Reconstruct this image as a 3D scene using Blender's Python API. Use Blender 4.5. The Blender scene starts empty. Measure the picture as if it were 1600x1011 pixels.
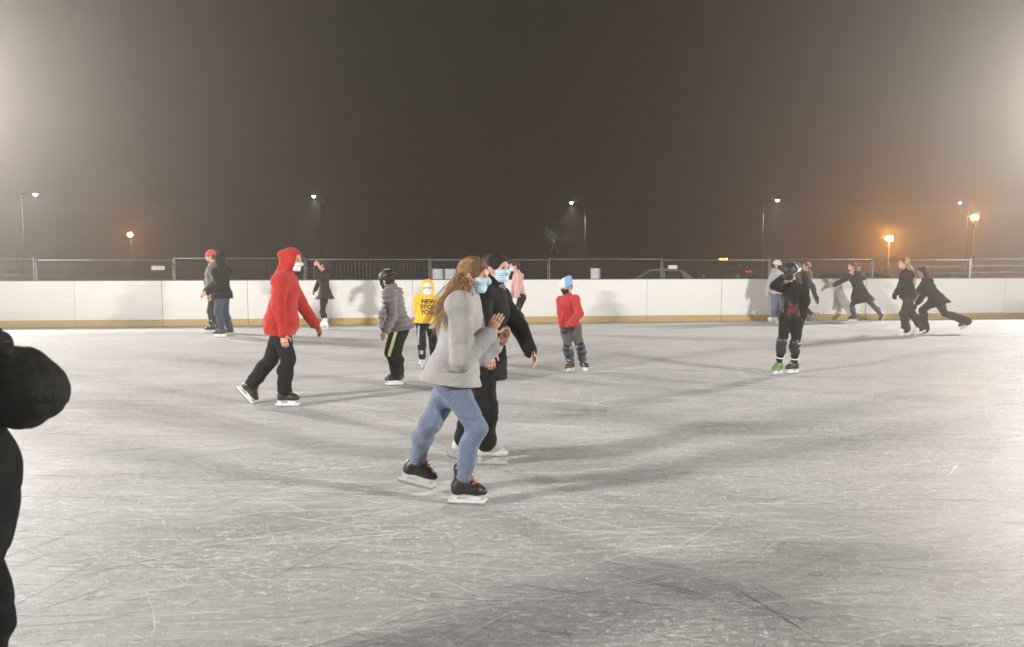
import bpy, bmesh, math, random
import numpy as np
from mathutils import Vector, Matrix
from mathutils.bvhtree import BVHTree

scene = bpy.context.scene
COL = scene.collection

# ------------------------------------------------------------------ camera
cam_data = bpy.data.cameras.new("camera")
cam = bpy.data.objects.new("camera", cam_data)
COL.objects.link(cam)
cam.location = (0, 0, 1.6)
cam.rotation_euler = (math.radians(90) - math.atan(100.5 / 1200), 0, 0)
cam_data.sensor_width = 36.0
cam_data.lens = 27.0
cam_data.clip_start = 0.05
cam_data.clip_end = 900
cam_data.dof.use_dof = True
cam_data.dof.focus_distance = 12.0
cam_data.dof.aperture_fstop = 4.0
scene.camera = cam

# ------------------------------------------------------------------ night sky
world = bpy.data.worlds.new("World")
scene.world = world
world.use_nodes = True
wn = world.node_tree
bg = wn.nodes["Background"]
bg.inputs[0].default_value = (0.0125, 0.0098, 0.0070, 1)   # overcast night, town light on low cloud
bg.inputs[1].default_value = 1.0

# ------------------------------------------------------------------ exposure / render
scene.view_settings.view_transform = 'Standard'
scene.view_settings.look = 'None'
scene.view_settings.gamma = 1
scene.view_settings.exposure = 0.0
scene.render.engine = 'CYCLES'
cy = scene.cycles
cy.use_denoising = True
try:
    cy.denoiser = 'OPENIMAGEDENOISE'
except Exception:
    pass
cy.max_bounces = 6
cy.volume_bounces = 1
cy.diffuse_bounces = 3
cy.glossy_bounces = 3
cy.sample_clamp_indirect = 4.0
cy.use_light_tree = True

# floodlight masts of the rink: (x, y, lamp height, watts per lamp head, aim)
FLOOD_MASTS = [
    ((-18.3, 21.4, 6.6), 9300, (0.0, 12.0, 0.0), 'far corner mast on the left'),
    ((20.2, 24.2, 6.8), 8700, (2.0, 13.0, 0.0), 'far corner mast on the right'),
    ((-14.0, -2.5, 6.0), 9300, (4.0, 19.0, 0.9), 'near corner mast on the left'),
    ((16.0, -3.0, 6.0), 9300, (-3.0, 18.0, 0.9), 'near corner mast on the right'),
]
HAZE_DENSITY = 0.0041
GROUND_Z = -0.25

# ------------------------------------------------------------------ small helpers
def tag(o, label=None, cat=None, group=None, kind=None):
    if label: o["label"] = label
    if cat: o["category"] = cat
    if group: o["group"] = group
    if kind: o["kind"] = kind
    return o

def empty(name, loc=(0, 0, 0), rz=0.0):
    o = bpy.data.objects.new(name, None)
    o.empty_display_size = 0.2
    COL.objects.link(o)
    o.location = loc
    o.rotation_euler = (0, 0, rz)
    return o

def link_mesh(name, me, mat=None, parent=None, smooth=False):
    if mat is not None:
        me.materials.clear(); me.materials.append(mat)
    if smooth:
        me.polygons.foreach_set("use_smooth", [True] * len(me.polygons))
    o = bpy.data.objects.new(name, me)
    COL.objects.link(o)
    if parent is not None:
        o.parent = parent
    return o

def pydata(name, V, Fc, mat=None, parent=None, smooth=False):
    me = bpy.data.meshes.new(name)
    me.from_pydata([tuple(map(float, v)) for v in V], [], [tuple(int(i) for i in f) for f in Fc])
    me.update()
    return link_mesh(name, me, mat, parent, smooth)

def np_mesh(name, V, Q, mat=None, parent=None, smooth=True, n=4):
    me = bpy.data.meshes.new(name)
    V = np.asarray(V, np.float32); Q = np.asarray(Q, np.int32)
    me.vertices.add(len(V)); me.vertices.foreach_set("co", V.ravel())
    me.loops.add(Q.size); me.loops.foreach_set("vertex_index", Q.ravel())
    me.polygons.add(len(Q))
    me.polygons.foreach_set("loop_start", np.arange(0, Q.size, n, dtype=np.int32))
    me.polygons.foreach_set("loop_total", np.full(len(Q), n, np.int32))
    me.update(calc_edges=True)
    me.validate()
    return link_mesh(name, me, mat, parent, smooth)

class MB:
    """collects boxes, tubes and extruded outlines into one mesh"""
    def __init__(s): s.V = []; s.F = []
    def add(s, V, Fc):
        n = len(s.V); s.V += [tuple(map(float, v)) for v in V]; s.F += [tuple(i + n for i in f) for f in Fc]; return s
    def box(s, lo, hi, M=None):
        x0, y0, z0 = lo; x1, y1, z1 = hi
        V = [(x0,y0,z0),(x1,y0,z0),(x1,y1,z0),(x0,y1,z0),(x0,y0,z1),(x1,y0,z1),(x1,y1,z1),(x0,y1,z1)]
        if M is not None: V = [tuple(M @ Vector(v)) for v in V]
        return s.add(V, [(0,3,2,1),(4,5,6,7),(0,1,5,4),(1,2,6,5),(2,3,7,6),(3,0,4,7)])
    def tube(s, pts, radii, n=8, cap=True):
        pts = [np.array(p, float) for p in pts]
        if np.isscalar(radii): radii = [radii] * len(pts)
        rings = []; V = []; Fc = []
        prev = None
        for i, p in enumerate(pts):
            d = pts[min(i + 1, len(pts) - 1)] - pts[max(i - 1, 0)]
            d = d / (np.linalg.norm(d) + 1e-9)
            ref = prev if prev is not None else (np.array([1., 0, 0]) if abs(d[0]) < .9 else np.array([0, 1., 0]))
            a = ref - d * (ref @ d); a /= np.linalg.norm(a) + 1e-9; b = np.cross(d, a); prev = a
            for k in range(n):
                t = 2 * math.pi * k / n
                V.append(p + (a * math.cos(t) + b * math.sin(t)) * radii[i])
        for i in range(len(pts) - 1):
            for k in range(n):
                k2 = (k + 1) % n
                Fc.append((i*n+k, i*n+k2, (i+1)*n+k2, (i+1)*n+k))
        if cap:
            Fc.append(tuple(range(n - 1, -1, -1))); m = (len(pts) - 1) * n; Fc.append(tuple(m + k for k in range(n)))
        return s.add(V, Fc)
    def prism(s, outline, y0, y1, M=None):
        """outline in xz, extruded along y"""
        n = len(outline)
        V = [(x, y0, z) for x, z in outline] + [(x, y1, z) for x, z in outline]
        if M is not None: V = [tuple(M @ Vector(v)) for v in V]
        Fc = [tuple(range(n)), tuple(range(2*n - 1, n - 1, -1))] + [(i, n + i, n + (i+1) % n, (i+1) % n) for i in range(n)]
        return s.add(V, Fc)
    def build(s, name, mat, parent=None, smooth=False, bevel=0.0):
        o = pydata(name, s.V, s.F, mat, parent, smooth)
        bm = bmesh.new(); bm.from_mesh(o.data)
        bmesh.ops.recalc_face_normals(bm, faces=bm.faces)
        if bevel > 0:
            bmesh.ops.bevel(bm, geom=list(bm.edges), offset=bevel, segments=2, affect='EDGES', clamp_overlap=True)
        bm.to_mesh(o.data); bm.free()
        return o

# ------------------------------------------------------------------ materials
def new_mat(name):
    m = bpy.data.materials.new(name); m.use_nodes = True
    return m, m.node_tree.nodes, m.node_tree.links, m.node_tree.nodes["Principled BSDF"]

def ramp(ns, lk, src, stops):
    r = ns.new("ShaderNodeValToRGB")
    el = r.color_ramp.elements
    while len(el) < len(stops): el.new(0.5)
    for e, (p, c) in zip(el, stops):
        e.position = p; e.color = (c, c, c, 1) if np.isscalar(c) else (*c, 1)
    lk.new(src, r.inputs[0]); return r.outputs[0]

def noise(ns, lk, vec, scale, detail=3, rough=.55, dist=0.0):
    n = ns.new("ShaderNodeTexNoise")
    n.inputs["Scale"].default_value = scale; n.inputs["Detail"].default_value = detail
    n.inputs["Roughness"].default_value = rough; n.inputs["Distortion"].default_value = dist
    if vec is not None: lk.new(vec, n.inputs["Vector"])
    return n.outputs[0]

def mapping(ns, lk, vec, scale=(1,1,1), rot=(0,0,0), loc=(0,0,0)):
    m = ns.new("ShaderNodeMapping")
    m.inputs["Scale"].default_value = scale; m.inputs["Rotation"].default_value = rot; m.inputs["Location"].default_value = loc
    lk.new(vec, m.inputs["Vector"]); return m.outputs[0]

def math_node(ns, lk, op, a, b=None, clamp=False):
    m = ns.new("ShaderNodeMath"); m.operation = op; m.use_clamp = clamp
    for i, v in enumerate((a, b)):
        if v is None: continue
        if np.isscalar(v): m.inputs[i].default_value = v
        else: lk.new(v, m.inputs[i])
    return m.outputs[0]

def mix_col(ns, lk, fac, a, b, blend='MIX'):
    m = ns.new("ShaderNodeMix"); m.data_type = 'RGBA'; m.blend_type = blend
    for i, v in ((0, fac), (6, a), (7, b)):
        if isinstance(v, (int, float)): m.inputs[i].default_value = v
        elif isinstance(v, tuple): m.inputs[i].default_value = (*v, 1)
        else: lk.new(v, m.inputs[i])
    return m.outputs[2]

def bump(ns, lk, h, strength, dist, bsdf):
    b = ns.new("ShaderNodeBump"); b.inputs["Strength"].default_value = strength; b.inputs["Distance"].default_value = dist
    lk.new(h, b.inputs["Height"]); lk.new(b.outputs[0], bsdf.inputs["Normal"])

def cloth(name, col, var=.18, grain=420, rough=.92, fold=.5, sheen=.15, speck=0.0):
    m, ns, lk, p = new_mat(name)
    tc = ns.new("ShaderNodeTexCoord").outputs["Object"]
    n1 = noise(ns, lk, tc, 9, 4); n2 = noise(ns, lk, tc, grain, 2)
    c0 = tuple(c * (1 - var) for c in col); c1 = tuple(min(1, c * (1 + var)) for c in col)
    c = mix_col(ns, lk, n1, c0, c1)
    if speck:
        c = mix_col(ns, lk, ramp(ns, lk, noise(ns, lk, tc, 150, 2), [(.45, 0.0), (.62, speck)]), c, tuple(min(1, x * 1.7 + .05) for x in col))
    lk.new(c, p.inputs["Base Color"])
    p.inputs["Roughness"].default_value = rough
    p.inputs["Sheen Weight"].default_value = sheen
    p.inputs["Specular IOR Level"].default_value = .25
    f = noise(ns, lk, mapping(ns, lk, tc, (1, 1, 1.8)), 14, 3, .6, .6)
    h = math_node(ns, lk, 'ADD', math_node(ns, lk, 'MULTIPLY', f, 1.0), math_node(ns, lk, 'MULTIPLY', n2, .06))
    bump(ns, lk, h, fold, .03, p)
    return m

def plain(name, col, rough=.5, metal=0.0, var=.12, scale=12, bmp=0.0, spec=.5):
    m, ns, lk, p = new_mat(name)
    tc = ns.new("ShaderNodeTexCoord").outputs["Object"]
    n1 = noise(ns, lk, tc, scale, 5, .6)
    lk.new(mix_col(ns, lk, n1, tuple(c * (1 - var) for c in col), tuple(min(1, c * (1 + var)) for c in col)), p.inputs["Base Color"])
    p.inputs["Roughness"].default_value = rough; p.inputs["Metallic"].default_value = metal
    p.inputs["Specular IOR Level"].default_value = spec
    if bmp: bump(ns, lk, n1, bmp, .01, p)
    return m

def emit(name, col, strength):
    m, ns, lk, p = new_mat(name)
    p.inputs["Base Color"].default_value = (*col, 1)
    p.inputs["Emission Color"].default_value = (*col, 1); p.inputs["Emission Strength"].default_value = strength
    return m

def skin_mat(name, col):
    m, ns, lk, p = new_mat(name)
    tc = ns.new("ShaderNodeTexCoord").outputs["Object"]
    n1 = noise(ns, lk, tc, 22, 4)
    lk.new(mix_col(ns, lk, n1, tuple(c * .86 for c in col), (min(1, col[0] * 1.12), col[1] * 1.03, col[2])), p.inputs["Base Color"])
    p.inputs["Roughness"].default_value = .5
    p.inputs["Subsurface Weight"].default_value = .15
    p.inputs["Subsurface Radius"].default_value = (.012, .005, .003)
    p.inputs["Specular IOR Level"].default_value = .35
    return m

def hair_mat(name, a, b):
    m, ns, lk, p = new_mat(name)
    tc = ns.new("ShaderNodeTexCoord").outputs["Object"]
    n1 = noise(ns, lk, mapping(ns, lk, tc, (90, 90, 6)), 1.6, 3)
    lk.new(mix_col(ns, lk, ramp(ns, lk, n1, [(.3, 0.0), (.7, 1.0)]), a, b), p.inputs["Base Color"])
    p.inputs["Roughness"].default_value = .7
    p.inputs["Specular IOR Level"].default_value = .25
    bump(ns, lk, n1, .9, .015, p)
    return m

M = {}
M['skin'] = skin_mat('skin', (.56, .33, .235))
M['skin_hand'] = M['skin']
M['ear_loop'] = plain('mask_loop', (.75, .75, .75))
M['eye'] = plain('eye_dark', (.02, .014, .01), .25)
M['brow'] = plain('brow_hair', (.05, .03, .02), .8)
M['lips'] = plain('lip', (.42, .16, .13), .5)
M['red_fleece'] = cloth('red_fleece', (.37, .019, .015), .12)
M['black_cloth'] = cloth('black_cloth', (.0065, .0062, .006), .25, sheen=0)
M['black_coat'] = cloth('black_coat', (.0075, .007, .007), .25, sheen=0)
M['charcoal'] = cloth('charcoal_cloth', (.020, .019, .018), .2, sheen=.03)
M['dark_trouser'] = cloth('dark_trouser', (.011, .011, .013), .2, sheen=0)
M['grey_wool'] = cloth('grey_wool', (.30, .288, .286), .07, grain=300, speck=.12, sheen=.15, fold=.35)
M['denim'] = cloth('light_denim', (.125, .157, .232), .25, grain=500, fold=.6, speck=.25)
M['denim_dark'] = cloth('dark_denim', (.035, .05, .085), .2, grain=500)
M['denim_mid'] = cloth('mid_denim', (.10, .125, .2), .2, grain=500)
M['puffer_grey'] = cloth('grey_quilting', (.135, .125, .125), .12, fold=.35, rough=.6)
M['yellow_fleece'] = cloth('yellow_fleece', (.72, .44, .035), .08)
M['pink_knit'] = cloth('pink_knit', (.50, .30, .275), .1)
M['red_knit'] = cloth('red_knit', (.40, .032, .034), .12)
M['olive_trouser'] = cloth('grey_green_trouser', (.075, .075, .066), .15)
M['light_hoodie'] = cloth('pale_grey_fleece', (.34, .32, .32), .12)
M['grey_jacket'] = cloth('mid_grey_jacket', (.13, .125, .12), .2)
M['brown_coat'] = cloth('brown_black_coat', (.030, .027, .024), .15, sheen=.03)
M['navy_coat'] = cloth('navy_black_coat', (.018, .019, .025), .15, sheen=.03)
M['grey_scarf'] = cloth('grey_scarf', (.13, .125, .125), .15)
M['fur'] = cloth('fur_trim', (.36, .27, .2), .3, grain=90, fold=1.0, sheen=.5)
M['lime'] = plain('lime_stripe', (.52, .60, .24), .7)
M['print_black'] = plain('black_print', (.02, .018, .012), .8)
M['white_print'] = plain('white_print', (.75, .75, .74), .7)
m_, ns_, lk_, p_ = new_mat('red_black_print')
tc_ = ns_.new("ShaderNodeTexCoord").outputs["Object"]
lk_.new(mix_col(ns_, lk_, ramp(ns_, lk_, noise(ns_, lk_, tc_, 22, 4, .7), [(.44, 0.0), (.60, 1.0)]), (.007, .006, .006), (.14, .018, .015)), p_.inputs["Base Color"])
p_.inputs["Roughness"].default_value = .85
M['red_print'] = m_
M['navy_stripe'] = plain('pale_blue_stripe', (.28, .33, .42), .6)
M['mask_blue'] = cloth('mask_blue', (.46, .60, .70), .05, fold=.3, sheen=0)
M['mask_white'] = cloth('mask_white', (.74, .74, .76), .04, fold=.3, sheen=0)
M['mask_black'] = cloth('mask_black', (.02, .02, .02), .1, fold=.3, sheen=0)
M['hair_blond'] = hair_mat('hair_dark_blond', (.22, .125, .055), (.46, .29, .145))
M['hair_gold'] = hair_mat('hair_blond', (.32, .21, .11), (.60, .44, .27))
M['hair_crown'] = hair_mat('hair_crown_brown', (.06, .032, .016), (.20, .11, .05))
M['hair_brown'] = hair_mat('hair_brown', (.035, .02, .012), (.10, .055, .03))
M['hair_black'] = hair_mat('hair_black', (.008, .007, .006), (.025, .02, .018))
M['boot_black'] = plain('black_boot', (.016, .015, .015), .42, bmp=.3)
M['boot_cream'] = plain('cream_boot', (.46, .44, .41), .5)
M['boot_white'] = plain('white_boot', (.66, .66, .67), .4, bmp=.2)
M['boot_grey'] = plain('grey_boot', (.42, .42, .43), .5, bmp=.2)
M['boot_red'] = plain('dark_red_tongue', (.26, .018, .022), .55)
M['boot_green'] = plain('green_boot', (.085, .21, .035), .5)
M['boot_brown'] = plain('brown_boot', (.085, .035, .028), .5)
M['lace_white'] = plain('white_lace', (.72, .7, .68), .8)
M['lace_yellow'] = plain('yellow_lace', (.52, .34, .06), .8)
M['lace_pink'] = plain('pink_lace', (.55, .2, .2), .8)
M['holder_white'] = plain('white_holder', (.62, .62, .60), .4)
M['holder_grey'] = plain('grey_holder', (.35, .35, .34), .4)
M['steel'] = plain('steel', (.62, .62, .62), .25, 1.0)
M['helmet_black'] = plain('helmet_black', (.009, .009, .009), .55)
M['pad_black'] = plain('pad_black', (.015, .015, .016), .45)
M['pad_blue'] = plain('pad_blue', (.04, .09, .22), .5)
M['orange_knit'] = cloth('orange_knit', (.50, .085, .045), .15)
M['teal_knit'] = cloth('teal_knit', (.05, .12, .12), .2)
M['cream_knit'] = cloth('cream_knit', (.60, .50, .42), .12)
M['hat_white'] = cloth('white_fleece', (.66, .66, .66), .06)
M['hat_blue'] = cloth('pale_blue_fleece', (.20, .36, .62), .1)
M['phone'] = plain('phone_case', (.5, .5, .52), .3)
M['galv'] = plain('galvanised_steel', (.12, .118, .113), .75, .0, scale=30)
M['dark_metal'] = plain('dark_metal', (.06, .06, .06), .5, .4)
M['lamp_post'] = plain('lamp_post_paint', (.022, .022, .021), .8)

# ------------------------------------------------------------------ implicit surfaces
def unit(v):
    v = np.asarray(v, float); return v / (np.linalg.norm(v) + 1e-12)

class SDF:
    def __init__(s):
        s.ops = []; s.lo = np.full(3, 1e9); s.hi = np.full(3, -1e9)
    def _grow(s, p, r):
        p = np.asarray(p, float); s.lo = np.minimum(s.lo, p - r); s.hi = np.maximum(s.hi, p + r)
    def seg(s, a, b, ra, rb=None, k=.03, side=None, fa=1.0, fb=None, mode='u'):
        rb = ra if rb is None else rb; fb = fa if fb is None else fb
        a = np.asarray(a, np.float32); b = np.asarray(b, np.float32); ba = b - a; L2 = float(ba @ ba) + 1e-9
        if mode == 'u': s._grow(a, ra * max(1, fa)); s._grow(b, rb * max(1, fb))
        if side is not None: side = np.asarray(unit(side), np.float32)
        def fn(P):
            o = P - a
            t = np.clip((o @ ba) / L2, 0, 1)
            o = o - t[:, None] * ba
            q = np.einsum('ij,ij->i', o, o)
            w = ra + (rb - ra) * t
            if side is None: return np.sqrt(q) - w
            f = fa + (fb - fa) * t
            x2 = (o @ side) ** 2; y2 = np.maximum(q - x2, 0); d = w * f
            k0 = np.sqrt(x2 / w**2 + y2 / d**2); k1 = np.sqrt(x2 / w**4 + y2 / d**4)
            return k0 * (k0 - 1) / np.maximum(k1, 1e-5)
        s.ops.append((mode, fn, k)); return s
    def ell(s, c, A, r, k=.02, mode='u'):
        """A: rows are the axes"""
        c = np.asarray(c, np.float32); A = np.asarray(A, np.float32); r = np.asarray(r, np.float32)
        if mode == 'u': s._grow(c, float(max(r)))
        def fn(P):
            p = (P - c) @ A.T
            k0 = np.sqrt(((p / r) ** 2).sum(1)); k1 = np.sqrt(((p / r**2) ** 2).sum(1))
            return k0 * (k0 - 1) / np.maximum(k1, 1e-5)
        s.ops.append((mode, fn, k)); return s
    def cut(s, c, n, k=.004):
        """keep the side against n"""
        c = np.asarray(c, np.float32); n = np.asarray(unit(n), np.float32)
        s.ops.append(('i', lambda P: (P - c) @ n, k)); return s
    def func(s, fn, mode='i', k=.003):
        s.ops.append((mode, fn, k)); return s
    def __call__(s, P):
        d = None
        for mode, fn, k in s.ops:
            e = fn(P)
            if d is None: d = e; continue
            if mode == 'u':
                h = np.clip(.5 + .5 * (e - d) / k, 0, 1); d = e + (d - e) * h - k * h * (1 - h)
            else:
                if mode == 's': e = -e
                h = np.clip(.5 - .5 * (e - d) / k, 0, 1); d = e + (d - e) * h + k * h * (1 - h)
        return d
    def mesh(s, h, disp=None, lo=None, hi=None):
        lo = (s.lo if lo is None else np.asarray(lo)) - 3 * h; hi = (s.hi if hi is None else np.asarray(hi)) + 3 * h
        n = np.maximum(np.ceil((hi - lo) / h).astype(int) + 1, 4)
        ax = [np.float32(lo[i]) + np.float32(h) * np.arange(n[i], dtype=np.float32) for i in range(3)]
        G = np.stack(np.meshgrid(*ax, indexing='ij'), -1).reshape(-1, 3)
        Fv = s(G).astype(np.float32).reshape(n)
        Fv[0] = Fv[-1] = 1; Fv[:, 0] = Fv[:, -1] = 1; Fv[:, :, 0] = Fv[:, :, -1] = 1
        V, Q = surface_nets(Fv, lo, h)
        if len(V) == 0: return V, Q, V
        for _ in range(2):
            f0, g = s.grad(V, h * .5)
            V = V - g * (np.clip(f0, -h, h) / np.maximum((g * g).sum(1), .25))[:, None]
        f0, g = s.grad(V, h * .6)
        N = g / (np.linalg.norm(g, axis=1)[:, None] + 1e-9)
        if disp is not None: V = V + N * disp(V, N)[:, None]
        return V, Q, N
    def grad(s, V, e):
        V = V.astype(np.float32); f0 = s(V); g = np.empty_like(V)
        for i in range(3):
            d = np.zeros(3, np.float32); d[i] = e
            g[:, i] = (s(V + d) - s(V - d)) / (2 * e)
        return f0, g

def surface_nets(Fv, lo, h):
    n = np.array(Fv.shape); S = Fv < 0
    c = [S[i:n[0]-1+i, j:n[1]-1+j, k:n[2]-1+k] for i in (0, 1) for j in (0, 1) for k in (0, 1)]
    any_ = c[0].copy(); all_ = c[0].copy()
    for x in c[1:]: any_ |= x; all_ &= x
    act = any_ & ~all_
    idx = np.argwhere(act)
    if len(idx) == 0: return np.zeros((0, 3)), np.zeros((0, 4), int)
    cid = np.full(act.shape, -1, np.int64); cid[act] = np.arange(len(idx))
    corners = np.array([(i, j, k) for i in (0, 1) for j in (0, 1) for k in (0, 1)])
    vals = np.stack([Fv[idx[:, 0]+a, idx[:, 1]+b, idx[:, 2]+d] for a, b, d in corners], 1)
    acc = np.zeros((len(idx), 3)); cnt = np.zeros(len(idx))
    for a in range(8):
        for b in range(a + 1, 8):
            if np.abs(corners[a] - corners[b]).sum() != 1: continue
            va, vb = vals[:, a], vals[:, b]; m = (va < 0) != (vb < 0)
            t = va[m] / (va[m] - vb[m])
            acc[m] += corners[a] + t[:, None] * (corners[b] - corners[a]); cnt[m] += 1
    V = (idx + acc / cnt[:, None]) * h + lo
    quads = []
    for ax in range(3):
        u, v = [(1, 2), (2, 0), (0, 1)][ax]
        s0 = [slice(None)] * 3; s1 = [slice(None)] * 3
        s0[ax] = slice(0, -1); s1[ax] = slice(1, None)
        A = S[tuple(s0)]; B = S[tuple(s1)]
        e = np.argwhere(A != B)
        e = e[(e[:, u] > 0) & (e[:, v] > 0) & (e[:, u] < n[u] - 1) & (e[:, v] < n[v] - 1)]
        ins = A[e[:, 0], e[:, 1], e[:, 2]]
        def cell(du, dv):
            q = e.copy(); q[:, u] += du; q[:, v] += dv; return cid[q[:, 0], q[:, 1], q[:, 2]]
        q = np.stack([cell(-1, -1), cell(0, -1), cell(0, 0), cell(-1, 0)], 1)
        q[~ins] = q[~ins][:, ::-1]
        quads.append(q)
    Q = np.concatenate(quads); Q = Q[(Q >= 0).all(1)]
    return V, Q

def folds(seed, amp, freq=26, vert=1.5):
    r = np.random.RandomState(seed)
    K = [unit(r.randn(3) * (1, 1, vert)) * freq * r.uniform(.6, 1.9) for _ in range(7)]
    KC = [unit(r.randn(3) * (.6, .6, 1.6)) * freq * r.uniform(.5, 1.1) for _ in range(4)]
    K2 = [r.randn(3) * freq * .25 for _ in range(7)]; ph = r.uniform(0, 6.28, 7)
    def f(V, N):
        o = np.zeros(len(V))
        for k, k2, p in zip(K, K2, ph): o += np.sin(V @ k + p + 1.4 * np.sin(V @ k2 + p * 2))
        o = o / 3.0
        # a second family: sharp creases running round limbs and body
        c = np.zeros(len(V))
        for k, k2, p in zip(KC, K2, ph): c += np.maximum(0, 1 - 2.4 * np.abs(np.sin(V @ k + p + 1.1 * np.sin(V @ k2 * 1.7 + p)))) * np.clip(.5 + np.sin(V @ k2 * 2.3 + 3 * p), 0, 1)
        return amp * (np.where(o > 0, o * .8, o * 1.15) - .9 * c)
    return f

# ================================================================== SETTING
BM, BY = 0.10995, 19.347            # boards: y = BY + BM * x  (inner face)
FM, FY = 0.163, 22.7                # fence line
def board_pt(s):
    c = 1 / math.hypot(1, BM); return np.array([s * c, BY + BM * s * c, 0.0])
def fence_pt(s):
    c = 1 / math.hypot(1, FM); return np.array([s * c, FY + FM * s * c, GROUND_Z])
BOARD_RZ = math.atan(BM); FENCE_RZ = math.atan(FM)

# ---- ground
m, ns, lk, p = new_mat('wet_asphalt')
tc = ns.new("ShaderNodeTexCoord").outputs["Object"]
a1 = noise(ns, lk, tc, .6, 5); a2 = noise(ns, lk, tc, 60, 3)
lk.new(mix_col(ns, lk, a1, (.028, .027, .026), (.06, .057, .053)), p.inputs["Base Color"])
lk.new(ramp(ns, lk, a1, [(.35, .35), (.65, .8)]), p.inputs["Roughness"])
bump(ns, lk, a2, .4, .01, p)
mb = MB(); mb.add([(-420, -60, GROUND_Z), (420, -60, GROUND_Z), (420, 700, GROUND_Z), (-420, 700, GROUND_Z)], [(0, 1, 2, 3)])
tag(mb.build('ground', m), kind='structure')

# ---- ice
def ice_material():
    m, ns, lk, p = new_mat('skated_ice')
    tc = ns.new("ShaderNodeTexCoord").outputs["Object"]
    warp = ns.new("ShaderNodeTexNoise"); warp.inputs["Scale"].default_value = .35; warp.inputs["Detail"].default_value = 2
    lk.new(tc, warp.inputs["Vector"])
    vm = ns.new("ShaderNodeVectorMath"); vm.operation = 'MULTIPLY_ADD'
    lk.new(warp.outputs["Color"], vm.inputs[0]); vm.inputs[1].default_value = (1.6, 1.6, 0); lk.new(tc, vm.inputs[2])
    wv = vm.outputs[0]
    # scratches in several directions
    lines = None
    for ang, sx, sy, lo, hi, w in ((4, .35, 46, .60, .70, 1.0), (-13, .5, 60, .62, .72, .9), (22, .45, 38, .64, .73, .8), (-38, .6, 52, .66, .74, .7), (63, .6, 50, .67, .75, .7), (-75, .5, 36, .67, .75, .6)):
        v = mapping(ns, lk, wv, (sx, sy, 1), (0, 0, math.radians(ang)), (ang * .37, ang * .11, 0))
        n = ramp(ns, lk, noise(ns, lk, v, 1.0, 3, .62), [(lo, 0.0), (hi, w)])
        lines = n if lines is None else math_node(ns, lk, 'MAXIMUM', lines, n)
    dark = None
    for ang, sx, sy, lo, hi in ((9, .4, 40, .60, .72), (-20, .5, 30, .62, .72), (-4, .3, 55, .62, .74)):
        v = mapping(ns, lk, wv, (sx, sy, 1), (0, 0, math.radians(ang)), (ang * .7 + 3, 9, 0))
        n = ramp(ns, lk, noise(ns, lk, v, 1.0, 3, .62), [(lo, 0.0), (hi, .8)])
        dark = n if dark is None else math_node(ns, lk, 'MAXIMUM', dark, n)
    # snow gathered in drifts of fine shavings
    clump = ramp(ns, lk, noise(ns, lk, mapping(ns, lk, wv, (.5, 1.3, 1)), 1.1, 5, .62), [(.40, 0.0), (.66, 1.0)])
    grain = ramp(ns, lk, noise(ns, lk, tc, 130, 3, .7), [(.44, 0.0), (.60, 1.0)])
    grain2 = ramp(ns, lk, noise(ns, lk, mapping(ns, lk, tc, (.6, 1, 1)), 30, 5, .8), [(.46, 0.0), (.60, 1.0)])
    g = math_node(ns, lk, 'MAXIMUM', math_node(ns, lk, 'MULTIPLY', grain, .8), grain2)
    snow = math_node(ns, lk, 'MULTIPLY', g, math_node(ns, lk, 'ADD', math_node(ns, lk, 'MULTIPLY', clump, .60), .42), True)
    snow = math_node(ns, lk, 'MAXIMUM', snow, math_node(ns, lk, 'MULTIPLY', lines, .7))
    wet = ramp(ns, lk, noise(ns, lk, mapping(ns, lk, wv, (.22, .9, 1)), .8, 4, .55), [(.36, 0.0), (.66, 1.0)])
    streak = ramp(ns, lk, noise(ns, lk, mapping(ns, lk, wv, (1.6, 11, 1), (0, 0, .05)), 1.0, 5, .65), [(.34, 0.0), (.66, 1.0)])
    streak2 = ramp(ns, lk, noise(ns, lk, mapping(ns, lk, wv, (5, 34, 1), (0, 0, -.10)), 1.0, 4, .65), [(.36, 0.0), (.64, 1.0)])
    wet = math_node(ns, lk, 'ADD', math_node(ns, lk, 'MULTIPLY', wet, .45), math_node(ns, lk, 'ADD', math_node(ns, lk, 'MULTIPLY', streak, .33), math_node(ns, lk, 'MULTIPLY', streak2, .22)), True)
    base = mix_col(ns, lk, wet, (.64, .622, .608), (.235, .229, .224))
    base = mix_col(ns, lk, math_node(ns, lk, 'MULTIPLY', dark, .55), base, (.27, .265, .26))
    col = mix_col(ns, lk, snow, base, (.86, .845, .83))
    lk.new(col, p.inputs["Base Color"])
    r = math_node(ns, lk, 'ADD', math_node(ns, lk, 'MULTIPLY', snow, .30), math_node(ns, lk, 'ADD', math_node(ns, lk, 'MULTIPLY', wet, -.10), .36))
    lk.new(r, p.inputs["Roughness"])
    p.inputs["IOR"].default_value = 1.31
    h = math_node(ns, lk, 'SUBTRACT', math_node(ns, lk, 'ADD', snow, math_node(ns, lk, 'MULTIPLY', g, .45)), math_node(ns, lk, 'MULTIPLY', dark, .6))
    bump(ns, lk, h, .9, .011, p)
    return m
xa, xb = -24.0, 25.0
V = [(xa, -17, 0), (xb, -17, 0), (xb, BY + BM * xb + .02, 0), (xa, BY + BM * xa + .02, 0)]
V += [(x, y, -.2) for x, y, z in V]
ice = pydata('ice', V, [(0, 1, 2, 3), (7, 6, 5, 4), (0, 4, 5, 1), (1, 5, 6, 2), (2, 6, 7, 3), (3, 7, 4, 0)], ice_material())
tag(ice, kind='structure')

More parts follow.
